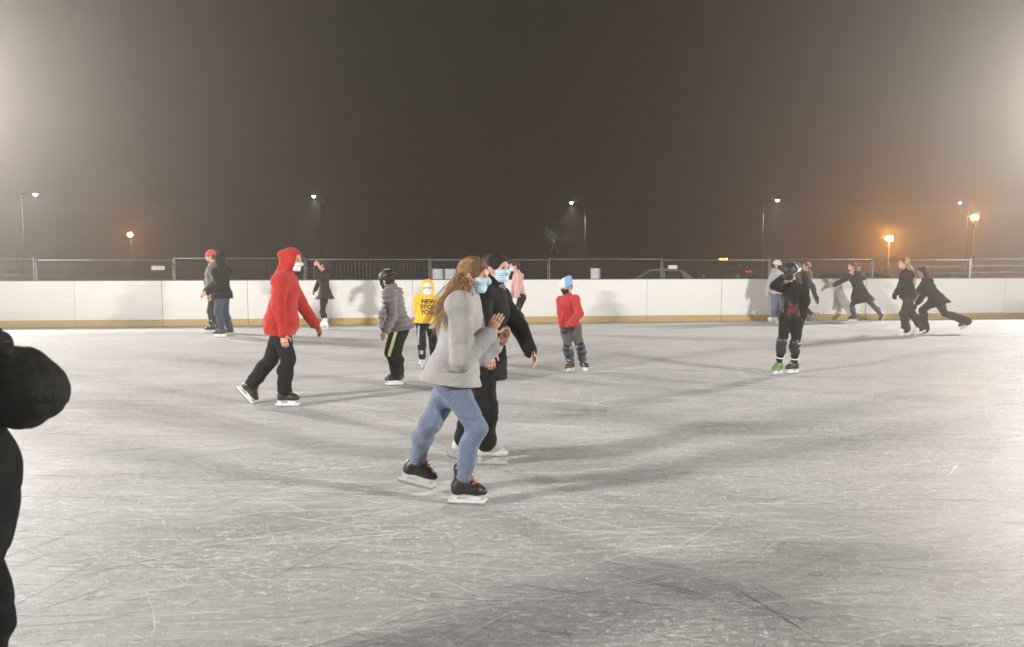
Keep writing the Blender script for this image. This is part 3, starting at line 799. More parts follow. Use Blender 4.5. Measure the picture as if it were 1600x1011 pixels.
# joint positions of the skaters, metres from the point on the ice below them (x right, y away, z up)
POSES = {
'red': dict(base=[-2.475, 8.309, 0.0], H=1.62, tor=90, pel=90, hyaw=82, hpitch=-8, hs=0.22, footR=(90, 0), footL=(90, -48), J={'pv': [-0.033, 0.005, 0.908], 'nk': [0.019, 0.031, 1.42], 'hd': [0.093, 0.052, 1.586], 'shR': [0.013, -0.142, 1.365], 'elR': [0.028, -0.296, 1.127], 'wrR': [0.078, -0.31, 0.826], 'shL': [0.011, 0.198, 1.347], 'elL': [0.109, 0.309, 1.106], 'wrL': [0.251, 0.325, 0.866], 'hipR': [-0.033, -0.08, 0.876], 'knR': [0.09, -0.17, 0.531], 'anR': [0.007, -0.08, 0.164], 'hipL': [-0.033, 0.089, 0.876], 'knL': [-0.161, 0.04, 0.503], 'anL': [-0.406, 0.1, 0.217]}),
'grey_woman': dict(base=[-0.283, 4.954, 0.0], H=1.6, tor=84, pel=80, hyaw=72, hpitch=-10, hs=0.219, footR=(84, 0), footL=(88, -14), J={'pv': [-0.104, 0.002, 0.859], 'nk': [-0.02, 0.031, 1.36], 'hd': [0.038, 0.036, 1.501], 'shR': [-0.046, -0.14, 1.309], 'elR': [-0.029, -0.183, 0.969], 'wrR': [0.132, -0.086, 1.113], 'shL': [-0.015, 0.194, 1.284], 'elL': [0.077, 0.156, 0.955], 'wrL': [0.163, 0.166, 1.023], 'hipR': [-0.119, -0.08, 0.827], 'knR': [0.062, -0.115, 0.527], 'anR': [-0.041, -0.06, 0.162], 'hipL': [-0.09, 0.084, 0.827], 'knL': [-0.243, -0.095, 0.54], 'anL': [-0.361, 0.1, 0.244]}, X={'hair1': [[-0.039, 0.0, 1.456], [-0.108, -0.02, 1.366], [-0.172, 0.0, 1.283], [-0.232, 0.02, 1.223]], 'hair2': [[-0.065, 0.02, 1.456], [-0.118, 0.05, 1.33], [-0.153, 0.06, 1.245], [-0.214, 0.08, 1.151]], 'hair3': [[-0.027, -0.06, 1.433], [-0.073, -0.1, 1.346], [-0.113, -0.12, 1.258], [-0.133, -0.13, 1.17]]}),
'black_woman': dict(base=[-0.16, 5.889, 0.0], H=1.62, tor=66, pel=75, hyaw=52, hpitch=-4, hs=0.22, footR=(86, 0), footL=(80, -20), J={'pv': [-0.066, 0.004, 0.864], 'nk': [0.002, 0.025, 1.374], 'hd': [0.047, 0.028, 1.536], 'shR': [-0.074, -0.133, 1.325], 'elR': [-0.036, -0.303, 1.102], 'wrR': [-0.013, -0.321, 0.944], 'shL': [0.061, 0.178, 1.294], 'elL': [0.221, 0.155, 1.061], 'wrL': [0.304, 0.009, 0.89], 'hipR': [-0.088, -0.078, 0.832], 'knR': [-0.025, -0.27, 0.451], 'anR': [-0.039, -0.03, 0.164], 'hipL': [-0.044, 0.085, 0.832], 'knL': [-0.125, -0.075, 0.411], 'anL': [-0.229, 0.15, 0.147]}),
'helmet_skater': dict(base=[3.818, 10.607, 0.0], H=1.48, tor=-32, pel=-30, hyaw=-50, hpitch=-10, hs=0.211, footR=(-52, 0), footL=(-68, 0), J={'pv': [0.056, 0.0, 0.795], 'nk': [0.064, 0.012, 1.265], 'hd': [0.029, 0.027, 1.424], 'shR': [-0.069, 0.093, 1.206], 'elR': [-0.239, -0.1, 1.234], 'wrR': [-0.179, -0.269, 1.36], 'shL': [0.195, -0.072, 1.206], 'elL': [0.21, -0.087, 1.032], 'wrL': [0.18, -0.091, 0.821], 'hipR': [-0.01, 0.039, 0.765], 'knR': [-0.121, -0.155, 0.457], 'anR': [-0.117, -0.04, 0.15], 'hipL': [0.123, -0.038, 0.765], 'knL': [0.069, -0.14, 0.437], 'anL': [0.133, 0.06, 0.15]}),
'red_kid': dict(base=[0.949, 10.852, 0.0], H=1.28, tor=-46, pel=-24, hyaw=-45, hpitch=-22, hs=0.198, footR=(-42, 0), footL=(28, 0), J={'pv': [-0.121, 0.004, 0.671], 'nk': [-0.16, 0.027, 1.076], 'hd': [-0.178, 0.033, 1.212], 'shR': [-0.247, 0.12, 1.011], 'elR': [-0.261, -0.016, 0.833], 'wrR': [-0.216, -0.038, 0.626], 'shL': [-0.062, -0.073, 1.039], 'elL': [-0.012, -0.171, 0.844], 'wrL': [-0.163, -0.177, 0.657], 'hipR': [-0.181, 0.031, 0.646], 'knR': [-0.169, -0.165, 0.341], 'anR': [-0.11, 0.0, 0.13], 'hipL': [-0.06, -0.023, 0.646], 'knL': [0.016, -0.095, 0.36], 'anL': [0.072, 0.1, 0.13]}),
'yellow_kid': dict(base=[-1.294, 11.239, 0.0], H=1.27, tor=10, pel=6, hyaw=6, hpitch=-2, hs=0.197, footR=(2, 0), footL=(12, 0), J={'pv': [0.025, 0.0, 0.682], 'nk': [0.064, 0.022, 1.057], 'hd': [0.055, 0.026, 1.179], 'shR': [-0.072, -0.003, 1.022], 'elR': [-0.107, 0.097, 0.826], 'wrR': [0.042, 0.103, 0.693], 'shL': [0.189, 0.042, 0.992], 'elL': [0.227, -0.133, 0.861], 'wrL': [0.181, -0.237, 0.711], 'hipR': [-0.04, -0.007, 0.657], 'knR': [-0.014, -0.17, 0.445], 'anR': [-0.023, -0.03, 0.129], 'hipL': [0.091, 0.007, 0.657], 'knL': [0.119, 0.16, 0.401], 'anL': [0.123, 0.1, 0.129]}),
'grey_boy': dict(base=[-1.476, 9.631, 0.0], H=1.5, tor=-98, pel=-90, hyaw=-118, hpitch=-16, hs=0.213, footR=(-88, 0), footL=(-84, 0), J={'pv': [0.054, 0.001, 0.755], 'nk': [-0.033, 0.005, 1.224], 'hd': [-0.087, -0.0, 1.344], 'shR': [-0.001, 0.161, 1.167], 'elR': [-0.153, 0.116, 0.894], 'wrR': [-0.18, 0.267, 0.734], 'shL': [-0.044, -0.151, 1.163], 'elL': [-0.011, -0.166, 0.899], 'wrL': [-0.059, -0.32, 0.746], 'hipR': [0.054, 0.079, 0.725], 'knR': [0.0, -0.075, 0.409], 'anR': [0.019, 0.16, 0.152], 'hipL': [0.054, -0.077, 0.725], 'knL': [-0.015, -0.23, 0.453], 'anL': [0.018, 0.0, 0.152]}),
'skirt_woman': dict(base=[-4.321, 17.443, 0.0], H=1.52, tor=-85, pel=-85, hyaw=-70, hpitch=0, hs=0.214, footR=(-78, 0), footL=(-70, 0), J={'pv': [0.072, 0.002, 0.827], 'nk': [0.068, 0.009, 1.311], 'hd': [0.016, -0.003, 1.47], 'shR': [0.055, 0.167, 1.248], 'elR': [-0.121, 0.283, 1.085], 'wrR': [-0.206, 0.254, 0.909], 'shL': [0.083, -0.151, 1.252], 'elL': [-0.021, -0.391, 1.204], 'wrL': [-0.017, -0.388, 1.43], 'hipR': [0.065, 0.08, 0.797], 'knR': [0.024, -0.12, 0.418], 'anR': [0.021, 0.05, 0.154], 'hipL': [0.079, -0.077, 0.797], 'knL': [-0.003, 0.045, 0.407], 'anL': [0.092, -0.12, 0.154]}),
'pink_woman': dict(base=[0.22, 16.391, 0.0], H=1.54, tor=-72, pel=-70, hyaw=-62, hpitch=0, hs=0.215, footR=(-60, 0), footL=(-50, -10), J={'pv': [-0.044, 0.0, 0.814], 'nk': [-0.097, 0.01, 1.301], 'hd': [-0.179, 0.011, 1.451], 'shR': [-0.139, 0.162, 1.231], 'elR': [-0.178, 0.302, 1.004], 'wrR': [-0.22, 0.288, 0.741], 'shL': [-0.041, -0.145, 1.248], 'elL': [-0.072, -0.237, 0.997], 'wrL': [-0.139, -0.281, 0.783], 'hipR': [-0.071, 0.076, 0.783], 'knR': [-0.136, 0.27, 0.491], 'anR': [-0.054, 0.1, 0.156], 'hipL': [-0.016, -0.075, 0.783], 'knL': [-0.096, 0.1, 0.488], 'anL': [0.067, -0.05, 0.183]}),
'white_hoodie': dict(base=[6.617, 19.396, 0.0], H=1.5, tor=40, pel=20, hyaw=35, hpitch=0, hs=0.213, footR=(-62, 0), footL=(-50, 0), J={'pv': [0.075, 0.002, 0.785], 'nk': [0.066, 0.013, 1.262], 'hd': [0.075, 0.011, 1.455], 'shR': [-0.054, -0.089, 1.202], 'elR': [-0.133, -0.068, 1.023], 'wrR': [-0.188, -0.059, 0.797], 'shL': [0.187, 0.113, 1.202], 'elL': [0.23, 0.092, 1.002], 'wrL': [0.233, 0.08, 0.743], 'hipR': [0.002, -0.025, 0.755], 'knR': [-0.051, -0.21, 0.403], 'anR': [-0.02, 0.0, 0.152], 'hipL': [0.149, 0.028, 0.755], 'knL': [0.122, -0.13, 0.398], 'anL': [0.16, 0.1, 0.152]}),
'blonde_coat': dict(base=[7.438, 19.595, 0.0], H=1.56, tor=-110, pel=-100, hyaw=-80, hpitch=0, hs=0.216, footR=(-80, 0), footL=(-100, -70), J={'pv': [-0.015, -0.001, 0.732], 'nk': [0.024, -0.006, 1.227], 'hd': [0.048, -0.013, 1.422], 'shR': [0.075, 0.148, 1.162], 'elR': [-0.056, 0.188, 0.894], 'wrR': [-0.082, 0.185, 0.63], 'shL': [-0.037, -0.159, 1.167], 'elL': [0.126, -0.231, 0.925], 'wrL': [0.227, -0.287, 0.621], 'hipR': [-0.001, 0.079, 0.701], 'knR': [-0.108, -0.17, 0.356], 'anR': [0.015, 0.05, 0.158], 'hipL': [-0.029, -0.081, 0.701], 'knL': [-0.043, -0.215, 0.326], 'anL': [0.222, 0.0, 0.214]}, X={'hair1': [[0.086, 0.0, 1.389], [0.149, -0.02, 1.227], [0.168, -0.03, 1.032]]}),
'teal_hat': dict(base=[7.09, 19.009, 0.0], H=1.56, tor=60, pel=60, hyaw=58, hpitch=0, hs=0.216, footR=(60, 0), footL=(50, 0), J={'pv': [-0.032, 0.102, 0.708], 'nk': [-0.042, 0.116, 1.204], 'hd': [-0.019, 0.11, 1.394], 'shR': [-0.123, -0.027, 1.144], 'elR': [-0.163, -0.021, 0.922], 'wrR': [-0.16, -0.032, 0.701], 'shL': [0.041, 0.256, 1.139], 'elL': [0.182, 0.307, 0.911], 'wrL': [0.213, 0.285, 0.686], 'hipR': [-0.072, 0.032, 0.677], 'knR': [-0.143, -0.185, 0.363], 'anR': [-0.063, 0.1, 0.158], 'hipL': [0.009, 0.172, 0.677], 'knL': [0.008, -0.035, 0.353], 'anL': [0.121, 0.25, 0.158]}),
'fur_coat': dict(base=[8.765, 19.595, 0.0], H=1.54, tor=-60, pel=-70, hyaw=-75, hpitch=4, hs=0.215, footR=(-85, 0), footL=(-60, -60), J={'pv': [0.121, 0.008, 0.775], 'nk': [-0.013, 0.076, 1.241], 'hd': [-0.072, 0.104, 1.421], 'shR': [-0.068, 0.206, 1.142], 'elR': [-0.19, 0.257, 1.073], 'wrR': [-0.398, 0.34, 0.938], 'shL': [0.076, -0.072, 1.224], 'elL': [0.038, -0.324, 1.137], 'wrL': [-0.168, -0.311, 1.232], 'hipR': [0.094, 0.083, 0.744], 'knR': [0.033, 0.255, 0.378], 'anR': [-0.022, 0.0, 0.156], 'hipL': [0.148, -0.067, 0.744], 'knL': [0.442, -0.07, 0.414], 'anL': [0.712, 0.1, 0.19]}),
'blonde_flare': dict(base=[8.352, 16.114, -0.0], H=1.6, tor=-95, pel=-92, hyaw=-88, hpitch=0, hs=0.219, footR=(-90, -20), footL=(-86, 0), J={'pv': [-0.025, 0.004, 0.84], 'nk': [-0.068, 0.034, 1.346], 'hd': [-0.126, 0.064, 1.52], 'shR': [-0.047, 0.197, 1.274], 'elR': [-0.017, 0.348, 1.04], 'wrR': [-0.091, 0.379, 0.888], 'shL': [-0.078, -0.137, 1.291], 'elL': [-0.228, -0.069, 1.054], 'wrL': [-0.29, -0.045, 0.906], 'hipR': [-0.023, 0.087, 0.808], 'knR': [0.059, -0.005, 0.447], 'anR': [0.298, 0.12, 0.193], 'hipL': [-0.028, -0.079, 0.808], 'knL': [-0.222, -0.185, 0.473], 'anL': [-0.082, -0.04, 0.162]}, X={'hair1': [[-0.061, -0.02, 1.48], [0.015, -0.04, 1.347], [0.086, -0.05, 1.134]], 'hair2': [[-0.066, 0.02, 1.453], [-0.042, -0.1, 1.321], [0.026, -0.12, 1.056]]}),
'lunge': dict(base=[8.955, 16.534, 0.0], H=1.56, tor=-96, pel=-92, hyaw=-86, hpitch=-8, hs=0.216, footR=(-88, 0), footL=(-90, -30), J={'pv': [0.201, 0.0, 0.734], 'nk': [-0.001, 0.12, 1.144], 'hd': [-0.06, 0.154, 1.323], 'shR': [0.058, 0.262, 1.06], 'elR': [0.086, 0.503, 0.935], 'wrR': [0.01, 0.538, 0.82], 'shL': [-0.007, -0.054, 1.12], 'elL': [-0.112, -0.011, 0.831], 'wrL': [-0.196, 0.025, 0.664], 'hipR': [0.204, 0.081, 0.703], 'knR': [-0.109, -0.005, 0.513], 'anR': [-0.05, 0.0, 0.158], 'hipL': [0.199, -0.081, 0.703], 'knL': [0.426, 0.08, 0.438], 'anL': [0.773, -0.05, 0.296]}, X={'hair1': [[-0.118, -0.03, 1.34], [-0.088, -0.06, 1.231], [-0.079, -0.08, 1.095]]}),
'black_jacket_man': dict(base=[-5.962, 15.714, 0.0], H=1.68, tor=-104, pel=-95, hyaw=-130, hpitch=-6, hs=0.224, footR=(-88, 0), footL=(-84, 0), J={'pv': [0.027, 0.0, 0.87], 'nk': [0.028, 0.008, 1.405], 'hd': [0.0, -0.003, 1.626], 'shR': [0.071, 0.178, 1.335], 'elR': [-0.166, 0.077, 1.063], 'wrR': [-0.304, 0.016, 0.934], 'shL': [-0.015, -0.164, 1.34], 'elL': [0.076, -0.25, 1.074], 'wrL': [-0.126, -0.336, 0.949], 'hipR': [0.034, 0.087, 0.837], 'knR': [0.079, -0.03, 0.477], 'anR': [0.084, 0.22, 0.17], 'hipL': [0.019, -0.087, 0.837], 'knL': [0.046, -0.285, 0.521], 'anL': [0.013, -0.05, 0.17]}),
'orange_hat_man': dict(base=[-6.492, 16.534, 0.0], H=1.66, tor=-74, pel=-84, hyaw=-66, hpitch=-4, hs=0.223, footR=(-82, 0), footL=(-84, 0), J={'pv': [0.057, 0.002, 0.935], 'nk': [0.071, 0.011, 1.463], 'hd': [0.029, -0.006, 1.668], 'shR': [0.021, 0.178, 1.395], 'elR': [-0.107, 0.119, 1.117], 'wrR': [-0.087, 0.114, 0.839], 'shL': [0.117, -0.157, 1.398], 'elL': [0.201, -0.213, 1.126], 'wrL': [0.127, -0.255, 0.856], 'hipR': [0.048, 0.088, 0.902], 'knR': [-0.075, 0.16, 0.461], 'anR': [0.02, 0.0, 0.168], 'hipL': [0.066, -0.084, 0.902], 'knL': [0.076, -0.05, 0.475], 'anL': [0.082, 0.2, 0.168]}),
'left_edge': dict(base=[-1.845, 2.486, 0.0], H=1.66, tor=-96, pel=-94, hyaw=-95, hpitch=0, hs=0.223, footR=(-90, 0), footL=(-88, 0), J={'pv': [-0.014, 0.0, 0.905], 'nk': [-0.033, 0.029, 1.359], 'hd': [-0.076, 0.002, 1.482], 'shR': [-0.012, 0.198, 1.282], 'elR': [-0.211, 0.19, 1.071], 'wrR': [-0.224, 0.135, 0.902], 'shL': [-0.049, -0.148, 1.303], 'elL': [0.169, -0.28, 1.164], 'wrL': [0.261, -0.461, 1.025], 'hipR': [-0.008, 0.086, 0.872], 'knR': [0.036, -0.015, 0.497], 'anR': [-0.094, 0.15, 0.168], 'hipL': [-0.02, -0.086, 0.872], 'knL': [0.15, -0.115, 0.548], 'anL': [0.059, -0.05, 0.168]}, X={'bag': [[0.283, 0.0, 1.181]]}),
}

# ================================================================== SKATERS
Z = np.array([0, 0, 1.0])
def facing(deg, pitch=0.0):
    a, b = math.radians(deg), math.radians(pitch)
    return np.array([math.sin(a) * math.cos(b), -math.cos(a) * math.cos(b), math.sin(b)])

def join(parts):
    V = []; Q = []; n = 0
    for v, q in parts:
        if len(v) == 0: continue
        V.append(v); Q.append(q + n); n += len(v)
    return np.concatenate(V), np.concatenate(Q)

class Fig:
    """joints and frames of one skater, in metres relative to the point on the ice below them"""
    def __init__(s, d):
        s.d = d; s.H = H = d['H']; s.D = d['base'][1]
        s.J = {k: np.array(v, float) for k, v in d['J'].items()}
        J = s.J
        s.tu = unit(J['nk'] - J['pv'])
        f = facing(d['tor']); s.tf = unit(f - s.tu * (f @ s.tu)); s.tr = np.cross(s.tf, s.tu)
        s.pf = facing(d['pel']); s.pr = np.cross(s.pf, Z)
        s.hf = facing(d['hyaw'], d['hpitch']); s.hr = unit(np.cross(s.hf, Z)); s.hu = np.cross(s.hr, s.hf)
        s.hs = d['hs'] / .23
        s.A = np.array([s.hr, s.hf, s.hu])
        s.h = .010 if s.D < 7 else (.0125 if s.D < 12.5 else .017)
        s.sk = H / 1.65; s.slim = d.get('slim', 1.0)
    def hp(s, x, y, z):
        return s.J['hd'] + (s.hr * x + s.hf * y + s.hu * z) * s.hs

def add_cranium(S, g, e=0.0, k=.02):
    s = g.hs
    S.ell(g.hp(0, -.012, .03), g.A, np.array([.076, .096, .086]) * s + e, k)
    return S

def add_head(S, g, e=0.0):
    s = g.hs
    add_cranium(S, g, e)
    S.ell(g.hp(0, .032, -.032), g.A, np.array([.060, .062, .078]) * s + e, .03 * s)
    S.ell(g.hp(0, .062, -.088), g.A, np.array([.030, .026, .024]) * s + e, .03 * s)
    for q in (-1, 1):
        S.ell(g.hp(q * .036, .066, -.028), g.A, np.array([.024, .024, .026]) * s + e, .02 * s)
        S.seg(g.hp(q * .058, .0, -.03), g.hp(q * .030, .055, -.088), .018 * s + e, .016 * s + e, .03 * s)
    S.seg(g.hp(-.03, .080, .022), g.hp(.03, .080, .022), .013 * s + e, None, .015 * s)
    if e < .004:
        for q in (-1, 1): S.ell(g.hp(q * .031, .102, .004), g.A, np.array([.017, .013, .011]) * s, .012 * s, 's')
    S.seg(g.hp(0, .086, .008), g.hp(0, .108, -.030), .009 * s + e, .013 * s + e, .012 * s)
    if e < .004:
        for q in (-1, 1):
            S.ell(g.hp(q * .012, .098, -.034), g.A, np.array([.009, .010, .008]) * s, .006 * s)
            S.ell(g.hp(q * .077, -.006, -.008), g.A, np.array([.011, .021, .033]) * s, .008 * s)
        S.ell(g.hp(0, .088, -.060), g.A, np.array([.022, .012, .012]) * s, .012 * s)
    return S

def add_hand(S, w, d, n, l, s, curl=(.35, .5, .35)):
    """w wrist, d hand direction, n palm side, l thumb side"""
    S.seg(w - d * .06 * s, w + d * .012 * s, .025 * s, .023 * s, .01, side=l, fa=.8)
    S.seg(w + d * .015 * s, w + d * .078 * s, .030 * s, .037 * s, .014, side=l, fa=.46)
    for off, L in ((.029, .074), (.010, .083), (-.009, .077), (-.027, .060)):
        p = w + d * (.082 - abs(off) * .15) * s + l * off * s; a = 0.0; r = .0088 * s
        for j, fr in enumerate((.44, .31, .25)):
            a += curl[j]; q = p + (d * math.cos(a) + n * math.sin(a)) * L * fr * s
            S.seg(p, q, r, r * .9, .005); p = q; r *= .9
    p = w + d * .022 * s + l * .026 * s
    q = p + unit(d * .65 + l * .7 + n * .3) * .042 * s; S.seg(p, q, .012 * s, .0098 * s, .012)
    q2 = q + unit(d * .9 + l * .25 + n * .4) * .034 * s; S.seg(q, q2, .0098 * s, .0078 * s, .005)

def add_torso(S, g, t, hem, flare=0.0, k=.05, hipw=.108, low=True):
    H, J = g.H * g.slim, g.J
    side = g.tr
    chest = J['nk'] - g.tu * .105 * H + g.tf * .008 * H
    waist = J['pv'] + g.tu * .115 * H + g.tf * .004 * H
    S.seg(waist, chest, .082 * H + t, .094 * H + t, k, side, .76, .76)
    S.seg(chest, J['nk'] - g.tu * .045 * H, .092 * H + t, .06 * H + t, k, side, .72, .72)
    S.seg(J['shR'], J['shL'], .042 * H + t, None, .05)
    if low:
        hp = J['pv'] - g.tu * max(hem, .0)
        S.seg(waist, J['pv'], .082 * H + t, hipw * H + t, k, side, .76, .86)
        if hem > 0: S.seg(J['pv'], hp, hipw * H + t, hipw * H + t + flare, .03, side, .86, .88)
        if hem > .03:
            for n in 'RL': S.seg(J['hip' + n], J['hip' + n] + (J['kn' + n] - J['hip' + n]) * min(.6, hem * 1.3), .068 * H + t, .060 * H + t, .05)
    return S

def add_arm(S, g, n, t, cuff=1.0, k=.018, slack=0.0):
    H, J = g.H, g.J
    e, w = J['el' + n], J['wr' + n]
    S.seg(J['sh' + n], e, .041 * H + t, .031 * H + t + slack * .5, k)
    S.seg(e, e + (w - e) * cuff, .031 * H + t + slack * .5, .021 * H + t + slack, k * .8)
    return S

def add_leg(S, g, n, t, stop=.0, flare=0.0, k=.04):
    H, J = g.H, g.J
    hip, kn, an = J['hip' + n], J['kn' + n], J['an' + n]
    end = an + unit(kn - an) * stop
    S.seg(hip, kn, .060 * H + t, .038 * H + t, k)
    cal = kn + (an - kn) * .35 - g.pf * .012 * H
    S.seg(kn, cal, .037 * H + t, .036 * H + t + flare * .3, .03)
    S.seg(cal, end, .036 * H + t + flare * .3, .026 * H + t + flare, .03)
    return S

def bvh_of(*objs):
    V = []; Q = []
    for o in objs:
        n = len(V); V += [v.co.copy() for v in o.data.vertices]; Q += [tuple(i + n for i in p.vertices) for p in o.data.polygons]
    return BVHTree.FromPolygons(V, Q)

def decal(name, g, bvh, c, ux, uz, d, outline_fn, nu, nv, mat, root, lift=.004):
    """a thin patch of cloth laid on a garment: grid over (u,v) in [0,1], outline_fn -> metres along ux, uz"""
    V = []; ok = []
    for j in range(nv):
        for i in range(nu):
            a, b = outline_fn(i / (nu - 1), j / (nv - 1))
            p = np.asarray(c) + ux * a + uz * b
            hit = bvh.ray_cast(Vector(p - d * .6), Vector(d), 1.2)
            if hit[0] is None: V.append(p); ok.append(False)
            else: V.append(np.array(hit[0]) - d * lift); ok.append(True)
    Fc = [(j*nu+i, j*nu+i+1, (j+1)*nu+i+1, (j+1)*nu+i) for j in range(nv-1) for i in range(nu-1)
          if all(ok[q] for q in (j*nu+i, j*nu+i+1, (j+1)*nu+i+1, (j+1)*nu+i))]
    if Fc: return pydata(name, V, Fc, mat, root, True)

def text_on(name, g, bvh, text, c, ux, uz, d, size, mat, root):
    cu = bpy.data.curves.new('lettering', 'FONT'); cu.body = text; cu.size = size; cu.align_x = 'CENTER'; cu.align_y = 'CENTER'; cu.offset = size * .03
    to = bpy.data.objects.new('lettering', cu); COL.objects.link(to)
    dg = bpy.context.evaluated_depsgraph_get(); me = bpy.data.meshes.new_from_object(to.evaluated_get(dg))
    bpy.data.objects.remove(to)
    bm = bmesh.new(); bm.from_mesh(me); bmesh.ops.triangulate(bm, faces=bm.faces)
    bmesh.ops.subdivide_edges(bm, edges=[e for e in bm.edges if e.calc_length() > size * .12], cuts=2)
    for v in bm.verts:
        p = np.asarray(c) + ux * v.co.x + uz * v.co.y
        hit = bvh.ray_cast(Vector(p - d * .5), Vector(d), 1.0)
        if hit[0] is not None: p = np.array(hit[0]) - d * .006
        v.co = Vector(p)
    bm.to_mesh(me); bm.free(); me.name = name
    return link_mesh(name, me, mat, root)

def locks(g, name, n, paths, seed, mat, root, spread=.05, r0=.006, top=.35):
    """long hair: many thin tapering locks from the scalp along a flow path"""
    r = np.random.RandomState(seed); V = []; Q = []
    for i in range(n):
        path = paths[r.randint(len(paths))]
        th = r.uniform(-1.9, 1.9); el = r.uniform(-.35, 1.25)
        # scalp root on the back, sides and top of the head
        rt_ = g.hp(math.sin(th) * math.cos(el) * .080, -.012 - math.cos(th) * math.cos(el) * .098, .03 + math.sin(el) * .092)
        off = r.normal(0, 1, 3) * spread * np.array([.5, .8, .55]) * (1.8 if r.rand() < .12 else 1); end = 1 - .35 * r.rand() ** 2
        pts = [rt_]
        for w_ in (.5, 1.0):
            e2, t2 = el + (-.45 - el) * w_, th * (1 - .45 * w_)
            pts.append(g.hp(math.sin(t2) * math.cos(e2) * .088, -.012 - math.cos(t2) * math.cos(e2) * .106, .03 + math.sin(e2) * .098))
        for k, q in enumerate(path): pts.append(np.array(q) + off * (.55 + .45 * k / max(1, len(path) - 1)))
        pts = np.array(pts)
        # resample smoothly
        m = 14; T = np.linspace(0, (len(pts) - 1) * end, m); out = []
        for t in T:
            i0 = min(int(t), len(pts) - 2); f = t - i0
            p0, p1, p2, p3 = pts[max(i0-1, 0)], pts[i0], pts[i0+1], pts[min(i0+2, len(pts)-1)]
            out.append(.5 * ((2*p1) + (-p0+p2)*f + (2*p0-5*p1+4*p2-p3)*f*f + (-p0+3*p1-3*p2+p3)*f**3))
        out = np.array(out) + np.cumsum(r.normal(0, .0026, (m, 3)), 0) * (.4 if g.D < 7 else 1)
        rad = r0 * r.uniform(.6, 1.25) * (1 - np.linspace(0, 1, m) ** 2 * .85)
        mbt = MB(); mbt.tube(out, list(rad), 4, False)
        b = len(V); V += mbt.V; Q += [tuple(x + b for x in f_) for f_ in mbt.F]
    return np_mesh(name, V, Q, mat, root, True)

def skate(g, n, yaw_pitch, boot, holder, lace, root, style='hockey', tongue=None, h=None, cuff=None):
    H, J = g.H, g.J; s = g.sk; ua = H * .098 + .005
    f = facing(*yaw_pitch); r = unit(np.cross(f, Z)); u = np.cross(r, f); an = J['an' + n]
    P = lambda x, z, y=0.0: an + (f * x + u * z + r * y) * s
    sole = -(.088 if style == 'hockey' else .080)
    S = SDF()
    S.seg(P(-.010, .085), P(-.004, .0), .052 * s, .046 * s, .02, r, .95)
    S.seg(P(-.032, -.03), P(-.034, -.07), .042 * s, .038 * s, .03)
    S.seg(P(-.03, -.052), P(.10, -.058), .040 * s, .046 * s, .03, r, .85)
    S.seg(P(.10, -.058), P(.142, -.064), .044 * s, .034 * s, .02, r, .85)
    S.seg(P(.005, .0), P(.085, -.045), .040 * s, .032 * s, .03)
    S.seg(P(.036, .055), P(.050, .112), .026 * s, .022 * s, .015, r, .5)
    S.cut(P(0, sole), -u, .006); S.lo -= .01; S.hi += .01
    v, q, _ = S.mesh(h or (.008 if g.D < 12.5 else .011))
    bo = np_mesh('skate_boot', v, q, M[boot], root)
    Mx = Matrix(((f[0], r[0], u[0], an[0]), (f[1], r[1], u[1], an[1]), (f[2], r[2], u[2], an[2]), (0, 0, 0, 1)))
    zs = ua / .155
    def pr(o): return [(x * s, z * (zs if z < -.1 else 1) if z < -.1 else z * s) for x, z in o]
    b = MB(); hw = .011 * s
    sl = sole + .006
    if style == 'hockey':
        b.prism(pr([(-.078, sl), (-.025, sl), (-.036, -.118), (-.070, -.118)]), -hw, hw, Mx)
        b.prism(pr([(.020, sl), (.128, sl), (.118, -.118), (.050, -.118)]), -hw, hw, Mx)
        b.prism(pr([(-.098, -.114), (.150, -.114), (.164, -.104), (.172, -.112), (.152, -.136), (-.090, -.136)]), -hw * .8, hw * .8, Mx)
    else:
        b.prism(pr([(-.072, sl), (-.030, sl), (-.04, -.116), (-.062, -.116)]), -hw * 1.8, hw * 1.8, Mx)
        b.prism(pr([(.045, sl), (.105, sl), (.088, -.124), (.060, -.124)]), -hw * .6, hw * .6, Mx)
        b.prism(pr([(-.105, -.120), (.150, -.120), (.165, -.108), (.165, -.136), (-.10, -.138)]), -hw * .35, hw * .35, Mx)
    b.build('blade_holder', M[holder], bo)
    b = MB(); b.prism(pr([(-.094, -.132), (.154, -.132), (.172, -.116), (.178, -.122), (.150, -.1545), (.10, -.1555), (-.06, -.1555), (-.092, -.150)]), -.0024, .0024, Mx)
    b.build('blade', M['steel'], bo)
    if g.D < 13:
        b = MB()
        for k in range(5):
            t = k / 4; x, z = .040 + .062 * t, .060 - .088 * t
            b.tube([P(x - .012, z - .004, -.028), P(x + .012, z + .016, 0), P(x - .012, z - .004, .028)], .0042 * s, 5)
        b.build('laces', M[lace], bo)
        if tongue:
            S = SDF(); S.seg(P(.034, .05), P(.058, .118), .024 * s, .022 * s, .01, r, .5); S.seg(P(.046, .045), P(.098, -.026), .026 * s, .026 * s, .01, r, .5)
            v, q, _ = S.mesh(.008); np_mesh('tongue', v, q, M[tongue], bo)
        if cuff:
            S = SDF(); S.seg(P(-.012, .070), P(-.012, .092), .057 * s, .057 * s, .01, r, .95); v, q, _ = S.mesh(.008); np_mesh('ankle_strap', v, q, M[cuff], bo)
    return bo

